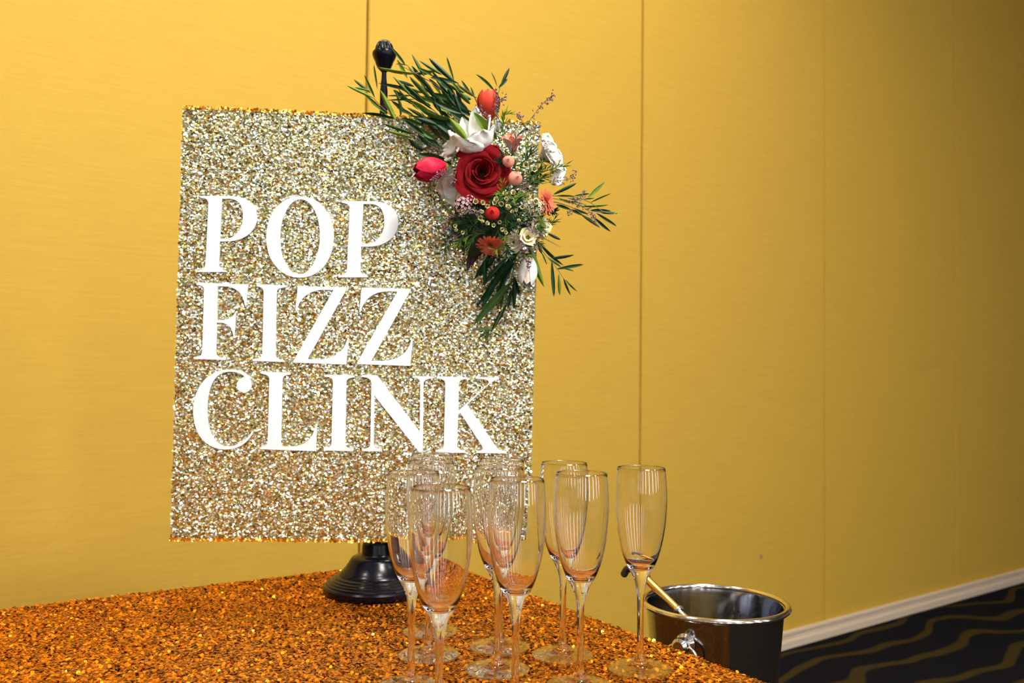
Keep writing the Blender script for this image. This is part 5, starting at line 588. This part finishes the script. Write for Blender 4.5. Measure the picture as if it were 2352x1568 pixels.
# crimson rose: wound heart, then ever wider and lower petals
ro, R = flower_root('rose', 'rose', MT['leaf1'], 'large crimson rose at the middle of the spray', calyx=.3)
NP = 21
for i in range(NP):
    s = i / (NP - 1)
    th = i * 2.39996
    r1 = R * (.10 + .90 * s ** 1.05); hgt = R * (.86 - .42 * s); half = (1.5 - .55 * s)
    lip = .05 + .30 * s
    def fn(u, v, th=th, r1=r1, hgt=hgt, half=half, lip=lip, s=s, i=i):
        r = r1 * (.30 + .62 * min(1, v * 1.15) ** .8)
        if v > .72: r += r1 * lip * ((v - .72) / .28) ** 1.6
        edge = 1 - .30 * abs(u) ** 3
        z_ = hgt * (v ** .9) * (edge if v > .3 else 1)
        if v > .86: z_ -= hgt * .16 * ((v - .86) / .14) ** 2 * (s + .15)
        r *= 1 + .025 * math.sin(5 * u + i * 1.7) * v
        spiral = 1 + .14 * u * (1 - .4 * s)
        a = th + u * half * (.45 + .55 * math.sin(min(1, v * 1.3) * math.pi / 2))
        return Vector((r * spiral * math.cos(a), r * spiral * math.sin(a), z_))
    petal_grid(fn, 'petal', MT['rose'], ro, 12, 12)
# one loose outer petal behind the head on the upper right
for th, rr, hh in ((1.05, 1.16, .30), (.15, 1.12, .22), (-1.75, 1.10, .2)):
    cup_petal(ro, MT['rose'], th, R * rr, R, .62, lambda v, hh=hh: (.35 + .70 * v, hh * v + .05), tip=2.2, ruffle=.03, phase=th)

def tulip(key, mat, label, rmax, open_=0.0, leafmat='leaf2', spin=0.0, inner=None):
    o, L = flower_root('tulip', key, MT[leafmat], label, spin, calyx=.14)
    def prof(v, k_):
        return ((math.sin(math.pi * (.10 + .74 * v)) ** .8 * k_ + open_ * v * v), v)
    for i in range(3):
        cup_petal(o, MT[inner or mat], 2.094 * i + 1.05, rmax * L, L * .97, .95, lambda v: prof(v, .90), tip=1.5, ruffle=.02, phase=i)
    for i in range(3):
        cup_petal(o, MT[mat], 2.094 * i, rmax * L, L * .95, 1.05, lambda v: prof(v, 1.0), tip=1.4, ruffle=.02, phase=i * 2)
    return o
tulip('tulip_left', 'tulip_pink', 'closed magenta tulip pointing left', .36, spin=.5)
tulip('tulip_top', 'tulip_coral', 'coral red tulip standing at the top of the spray', .40, spin=.9)
tulip('tulip_low', 'white_petal', 'closed blush white tulip pointing down', .31, spin=.2, inner='blush_petal')
tulip('white_small', 'white_petal', 'small white bud above the pink bloom', .30, spin=.2)

def bloom(name, key, mats, label, n, half, prof, tip=2.0, ruffle=.06, layers=1, calyx=.14, inner_scale=.7, spin=0.0, mat_c='leaf2'):
    o, Rr = flower_root(name, key, MT[mat_c], label, spin, calyx)
    for l in range(layers):
        k_ = inner_scale ** l
        for i in range(n):
            cup_petal(o, MT[mats[(i + l) % len(mats)]], 2 * math.pi * (i + .5 * l) / n + .13 * random.uniform(-1, 1), Rr * k_, Rr * (1 + .12 * l), half * random.uniform(.9, 1.1),
                      lambda v, l=l: prof(v, l), tip=tip, ruffle=ruffle, phase=random.uniform(0, 6), nu=10, nv=10)
    return o
# big open white tulip that crowns the rose
def big_white():
    o, L = flower_root('white_tulip', 'white_main', MT['leaf2'], 'large open white tulip above the rose', .4, calyx=.14)
    for i, (th, hh, rr, half, tip) in enumerate(((1.5, 1.0, .24, .85, 1.2), (2.5, .80, .30, .8, 1.5), (.45, .84, .32, .8, 1.5), (-.15, .66, .40, .8, 1.9),
                                                 (-.95, .60, .42, .85, 2.2), (-2.25, .50, .44, .9, 2.8), (3.2, .56, .46, .75, 2.4), (-1.6, .40, .40, .8, 2.6))):
        cup_petal(o, MT['white_petal'], th - .4, rr * L, L * hh, half, lambda v: (math.sin(math.pi * (.06 + .46 * v)) ** .8 + .10 * v - .04 * math.sin(9 * v), v), tip=tip, ruffle=.09, phase=i * 1.9, nu=12, nv=12)
big_white()
bloom('lisianthus', 'white_left', ['white_petal'], 'ruffled white bloom left of the white tulip', 7, .62, lambda v, l: (.18 + .62 * v ** 1.2, .85 * v - .12 * v ** 3), tip=3, ruffle=.10, layers=2, spin=.3)
bloom('lisianthus', 'cream_low', ['blush_petal', 'white_petal'], 'blush white bloom under the rose', 5, .85, lambda v, l: (.16 + .80 * v, .66 * v - .26 * v ** 3), tip=3, ruffle=.07, layers=2, spin=.8)
bloom('lisianthus', 'white_right', ['white_petal'], 'open white bloom at the right of the spray', 5, .85, lambda v, l: (.18 + .72 * v, .80 * v - .22 * v ** 3), tip=3, ruffle=.10, layers=2, spin=.1)
bloom('lisianthus', 'white_right2', ['white_petal', 'yellow_petal'], 'small white bloom below the right white bloom', 5, .85, lambda v, l: (.18 + .72 * v, .7 * v - .2 * v ** 3), tip=3, ruffle=.10, layers=1, spin=.5)
bloom('freesia', 'pink_open', ['pink_petal', 'blush_petal'], 'salmon pink bloom right of the white tulip', 5, .75, lambda v, l: (.16 + .46 * v ** 1.4, .95 * v), tip=2.2, ruffle=.04, layers=2, spin=.4)
for key, lab in (('cup1', 'pale yellow freesia cup beside the tan blooms'), ('cup2', 'cream freesia cup in front of the yellow one'), ('cup3', 'tan freesia cup next to the lower daisy')):
    bloom('freesia', key, ['yellow_petal', 'cream_petal'] if key != 'cup3' else ['cream_petal'], lab, 5, .80, lambda v, l: (.30 + .66 * v ** 1.3, .9 * v - .25 * v ** 4), tip=3.2, ruffle=.05, layers=2, inner_scale=.62)
for key, mat, lab in (('bud1', 'pink_petal', 'small salmon bud beside the rose'), ('bud2', 'pink_petal', 'larger salmon bud right of the rose'), ('bud_red', 'red_bud', 'small scarlet bud among the wax flowers')):
    o, Rr = flower_root('bud', key, MT['leaf1'], lab, random.random(), .35)
    for l in range(2):
        for i in range(4):
            cup_petal(o, MT[mat], i * 1.571 + l * .8, Rr * (1 - .22 * l), Rr * (1.5 + .12 * l), 1.05, lambda v: (math.sin(math.pi * (.14 + .84 * v)) ** .85, v - .25), tip=2.4, ruffle=.02, phase=i, nu=6, nv=8)

def daisy(key, label):
    o, Rr = flower_root('daisy', key, MT['daisy_eye'], label, random.random(), .22)
    me = None
    for l, (n, k_, tilt) in enumerate(((24, 1.0, .12), (22, .84, .30), (18, .62, .55), (12, .40, .85))):
        for i in range(n):
            if me is None:
                def fn(u, v):
                    w = .115 * math.sin(math.pi * (.12 + .80 * v)) ** .5
                    return Vector((.10 + .90 * v, u * w, .06 * math.sin(v * 3) + .03 * u * u))
                c = petal_grid(fn, 'petal', MT['daisy'], o, 2, 5); me = c.data
            else:
                c = bpy.data.objects.new('petal', me); link(c, o)
            th = 2 * math.pi * (i + .5 * (l % 2)) / n + random.uniform(-.05, .05)
            c.matrix_local = Matrix.Translation((0, 0, Rr * .03 * l)) @ Matrix.Rotation(th, 4, 'Z') @ Matrix.Rotation(-(tilt + random.uniform(-.1, .1)), 4, 'Y') @ Matrix.Scale(Rr * k_ * random.uniform(.92, 1.05), 4)
daisy('daisy_right', 'coral daisy facing right at the edge of the spray')
daisy('daisy_low', 'coral daisy hanging at the lower edge of the spray')

def floret_ball(name, key, mat, label, n):
    """a head of tiny florets too small to count, one mesh"""
    loc, Rr, axis = FLOWERS[key]
    vs, fs = [], []; A3 = axis_matrix(axis)
    for i in range(n):
        zz = 1 - 1.4 * (i + .5) / n; th = i * 2.39996; q_ = math.sqrt(max(0, 1 - zz * zz))
        c = A3 @ (Vector((q_ * math.cos(th), q_ * math.sin(th), zz)) * Rr * random.uniform(.75, 1))
        nrm = c.normalized(); m3 = axis_matrix(nrm, random.random())
        b0 = len(vs); r_ = Rr * .24
        vs.append(tuple(c))
        for k_ in range(5):
            a_ = k_ * 1.2566
            for da, rr, hh in ((-.45, .75, .15), (0, 1.0, .35), (.45, .75, .15)):
                vs.append(tuple(c + m3 @ Vector((math.cos(a_ + da) * rr * r_, math.sin(a_ + da) * rr * r_, hh * r_))))
            fs.append((b0, b0 + 1 + 3 * k_, b0 + 2 + 3 * k_, b0 + 3 + 3 * k_))
    o = mesh_obj(name, vs, fs, MT[mat], bq); o.location = loc; o['kind'] = 'stuff'; o['label'] = label
floret_ball('floret_cluster', 'puff', 'puff', 'cream floret cluster beside the coral daisy', 46)
floret_ball('floret_cluster', 'statice_pink', 'statice_pink', 'pale pink floret cluster left of the wax flowers', 34)
floret_ball('floret_cluster', 'statice_pink2', 'statice_pink', 'tiny pink floret cluster below the rose', 18)

# wax flower cups share one mesh
cup_me = core_me = None
for loc, r in WAX:
    spin = random.random() * 6
    ax = Vector((random.uniform(-.9, .9), -1, random.uniform(-.7, .9)))
    if cup_me is None:
        vs, fs = lathe_data([(0, -1.1), (.45, -.9), (.72, -.45), (.80, 0), (1.0, .28), (.86, .24), (.66, 0), (.5, -.25), (0, -.35)], 15, flutes=5, fdepth=.22, frange=(-.1, .4))
        o = mesh_obj('wax_flower', vs, fs, MT['wax_cup'], bq, True); cup_me = o.data
        vs, fs = lathe_data([(0, -.2), (.5, -.16), (.42, .0), (0, .1)], 8)
        c = mesh_obj('wax_flower_eye', vs, fs, MT['wax_core'], o, True); core_me = c.data
    else:
        o = bpy.data.objects.new('wax_flower', cup_me); link(o, bq)
        c = bpy.data.objects.new('wax_flower_eye', core_me); link(c, o)
    o.matrix_local = Matrix.Translation(Vector(loc)) @ axis_matrix(ax, spin).to_4x4() @ Matrix.Scale(r * .86, 4)
# needle leaves of the wax flower, one mesh per twig
for pts, n in NEEDLES:
    vs, fs = [], []
    cp = catmull(pts, 8); tube_into(vs, fs, cp, .0006, 5)
    for i in range(n):
        s = (i + .5) / n * (len(cp) - 1); k_ = int(s); p = cp[k_].lerp(cp[min(k_ + 1, len(cp) - 1)], s - k_)
        t = (cp[min(k_ + 1, len(cp) - 1)] - cp[k_ if k_ < len(cp) - 1 else k_ - 1]).normalized()
        sd = Vector((random.uniform(-1, 1), random.uniform(-.7, .2), random.uniform(-1, 1))); d = (t * .9 + sd * .8).normalized() * random.uniform(.009, .017)
        wv = d.cross(Vector((0, 1, 0))).normalized() * .0008; b0 = len(vs); mid = p + d * .5 + Vector((0, -.0006, 0))
        vs += [tuple(p), tuple(mid + wv), tuple(p + d), tuple(mid - wv)]; fs.append((b0, b0 + 1, b0 + 2, b0 + 3))
    o = mesh_obj('needle_twig', vs, fs, MT[random.choice(['leaf0', 'leaf1', 'leaf1', 'leaf2']) if n < 40 else 'leaf0'], bq); o['kind'] = 'stuff'
# statice sprigs: thin stem with clustered tiny calyces
for pts, n in STATICE:
    vs, fs = [], []
    cp = catmull(pts, 7); tube_into(vs, fs, cp, .0006, 5, .6)
    o = mesh_obj('statice_stem', vs, fs, MT['stem1'], bq, True)
    vs, fs = [], []
    for i in range(n * 2):
        s = (.25 + .75 * random.random()) * (len(cp) - 1.001); k_ = int(s); p = cp[k_].lerp(cp[k_ + 1], s - k_)
        p = p + Vector((random.gauss(0, .0022), random.gauss(0, .0018), random.gauss(0, .0026)))
        d = Vector((random.uniform(-1, 1), random.uniform(-1, .3), random.uniform(-.4, 1))).normalized() * .0024
        m3 = axis_matrix(d); b0 = len(vs); vs.append(tuple(p - d * .8))
        for k2 in range(5): vs.append(tuple(p + d * .6 + m3 @ Vector((math.cos(k2 * 1.2566), math.sin(k2 * 1.2566), 0)) * .0011))
        for k2 in range(5): fs.append((b0, b0 + 1 + k2, b0 + 1 + (k2 + 1) % 5))
        fs.append(tuple(b0 + 1 + k2 for k2 in range(5)))
    c = mesh_obj('statice_floret', vs, fs, MT['statice'], o); c['kind'] = 'stuff'

# ------------------------------------------------------------------ champagne flutes
outer = [(0, .0002), (.030, .0002), (.0344, .0007), (.0350, .0015), (.0344, .0023), (.028, .0030), (.018, .0042), (.0110, .0062), (.0074, .0090), (.0055, .0125), (.0045, .017), (.0039, .024), (.0036, .036), (.0035, .060), (.0037, .074), (.0043, .084), (.0054, .0915), (.0074, .0985), (.0105, .1050), (.0142, .1115), (.0180, .1195), (.0215, .1300), (.0246, .1430), (.0268, .1570), (.0281, .1710), (.0286, .1830), (.0283, .1960), (.0274, .2090), (.0264, .2196)]
inner = [(.0261, .2200), (.0258, .2196), (.0267, .2090), (.0275, .1960), (.0277, .1830), (.0271, .1710), (.0257, .1570), (.0233, .1430), (.0200, .1300), (.0162, .1205), (.0120, .1145), (.0070, .1112), (0, .1102)]
def smooth_prof(pr, per=3):
    P = [Vector((r, z, 0)) for r, z in pr]
    return [(max(0, q_.x), q_.y) for q_ in catmull(P, per)]
flute_me = None
FLUTE_LABELS = [
    'nearest champagne flute, standing lowest in the picture, left of centre',
    'leftmost champagne flute, in front of the black stand base',
    'farthest champagne flute, its rim just under the letter N',
    'champagne flute between the farthest flute and the nearest one',
    'champagne flute left of the tall front middle flute, its rim higher',
    'back flute whose faint rim shows under the letter K',
    'front middle champagne flute below the letter K',
    'champagne flute just right of the sign edge, in the back row',
    'second champagne flute from the right, in front of the wall',
    'rightmost champagne flute, beside the steel bucket']
for i, (x, y) in enumerate(GLASS_POS):
    if flute_me is None:
        o = lathe('champagne_flute', [(r, z) for r, z in smooth_prof(outer)] + smooth_prof(inner)[0:], MT['glass'], None, n=64); flute_me = o.data
        flute_me.materials.append(MT['thin_glass']); flute_me.materials.append(MT['rim_glass'])
        for pl in flute_me.polygons:
            if pl.center.z < .0050: pl.material_index = 1
            elif pl.center.z > .2188: pl.material_index = 2
    else:
        o = bpy.data.objects.new('champagne_flute', flute_me); link(o)
    o.location = (x, y, TABLE_Z + .0034)
    tag(o, FLUTE_LABELS[i], 'champagne flute', 'empty champagne flutes on the sequin cloth')

# ------------------------------------------------------------------ steel bucket on a floor stand
BX, BY, BZ = .2894, 1.300, .7581
bk = empty('ice_bucket', (BX, BY, 0))
tag(bk, 'brushed steel champagne bucket with ring handle beside the table', 'ice bucket')
bh = .215; zb = BZ - bh
sharp(lathe('bucket_body', [(0, zb), (.070, zb), (.076, zb + .004), (.0785, zb + .012), (.0945, BZ - .012), (.0952, BZ - .006), (.0940, BZ - .006), (.0932, BZ - .012), (.0770, zb + .013), (.0740, zb + .007), (.068, zb + .004), (0, zb + .004)], MT['steel'], bk, n=96), 40)
vs, fs = lathe_data([(.0952 + .0046 + .0046 * math.cos(a_), BZ - .004 + .0042 * math.sin(a_)) for a_ in [2 * math.pi * k_ / 12 for k_ in range(13)]], 96)
mesh_obj('rolled_rim', vs, fs, MT['steel_rim'], bk, True)
for ang in (rad(-90 - 36), rad(90 - 36)):
    dx, dy = math.cos(ang), math.sin(ang)
    hz = .719
    hb = lathe('handle_boss', [(0, 0), (.0140, 0), (.0140, .003), (.010, .006), (.0085, .012), (.0112, .015), (.0112, .020), (.0075, .024), (0, .025)], MT['steel_rim'], bk, n=28, loc=(dx * .0921, dy * .0921, hz))
    hb.rotation_euler = Vector((dx, dy, 0)).to_track_quat('Z', 'Y').to_euler(); sharp(hb, 35)
    rp = []
    for k_ in range(33):
        a_ = 2 * math.pi * k_ / 32
        rp.append(Vector((-dy, dx, 0)) * (.026 * math.sin(a_)) + Vector((dx, dy, 0)) * (.1050 + .006 * (1 - math.cos(a_))) + Vector((0, 0, hz + .002 - .026 * (1 - math.cos(a_)))))
    tube('ring_handle', rp, .0028, MT['steel_rim'], bk, n=10)
sd_ = sharp(lathe('stand_column', [(0, .0), (.13, 0), (.132, .006), (.12, .014), (.04, .024), (.016, .034), (.014, .05), (.014, zb - .03), (.03, zb - .012), (.072, zb - .006), (.074, zb), (0, zb)], MT['steel'], bk, n=48), 35)

# brass-handled scoop leaning over the bucket rim
p_rim = Vector((BX - .0815, BY + .049, BZ + .0105))
p_in = Vector((.2432, 1.288, .7395))
dr = (p_in - p_rim).normalized()
up_end = p_rim - dr * .052
ic = empty('ice_scoop', p_rim + dr * .22)
tag(ic, 'brass handled scoop leaning inside the steel bucket', 'scoop')
base_p = p_rim + dr * .22
def rel(s): return (p_rim + dr * s) - base_p
tube('handle', [rel(-.016), rel(.02), rel(.062)], .0060, MT['brass'], ic, n=20)
tube('grip_end', catmull([rel(-.016), rel(-.034), rel(-.050) + Vector((-.006, 0, -.006)), rel(-.056) + Vector((-.010, 0, -.020))], 6), lambda t: .0056 if t < .95 else .0040, MT['dark_grip'], ic, n=18)
tube('collar', [rel(-.020), rel(-.018), rel(-.013), rel(-.011)], lambda t: .0066 if t in (0, 1) else .0078, MT['brass'], ic, n=20)
tube('ferrule', [rel(.061), rel(.063), rel(.067), rel(.069)], lambda t: .0062 if t in (0, 1) else .0074, MT['steel_rim'], ic, n=20)
tube('shaft', [rel(.068), rel(.10), rel(.165)], .0042, MT['steel_rim'], ic, n=14)
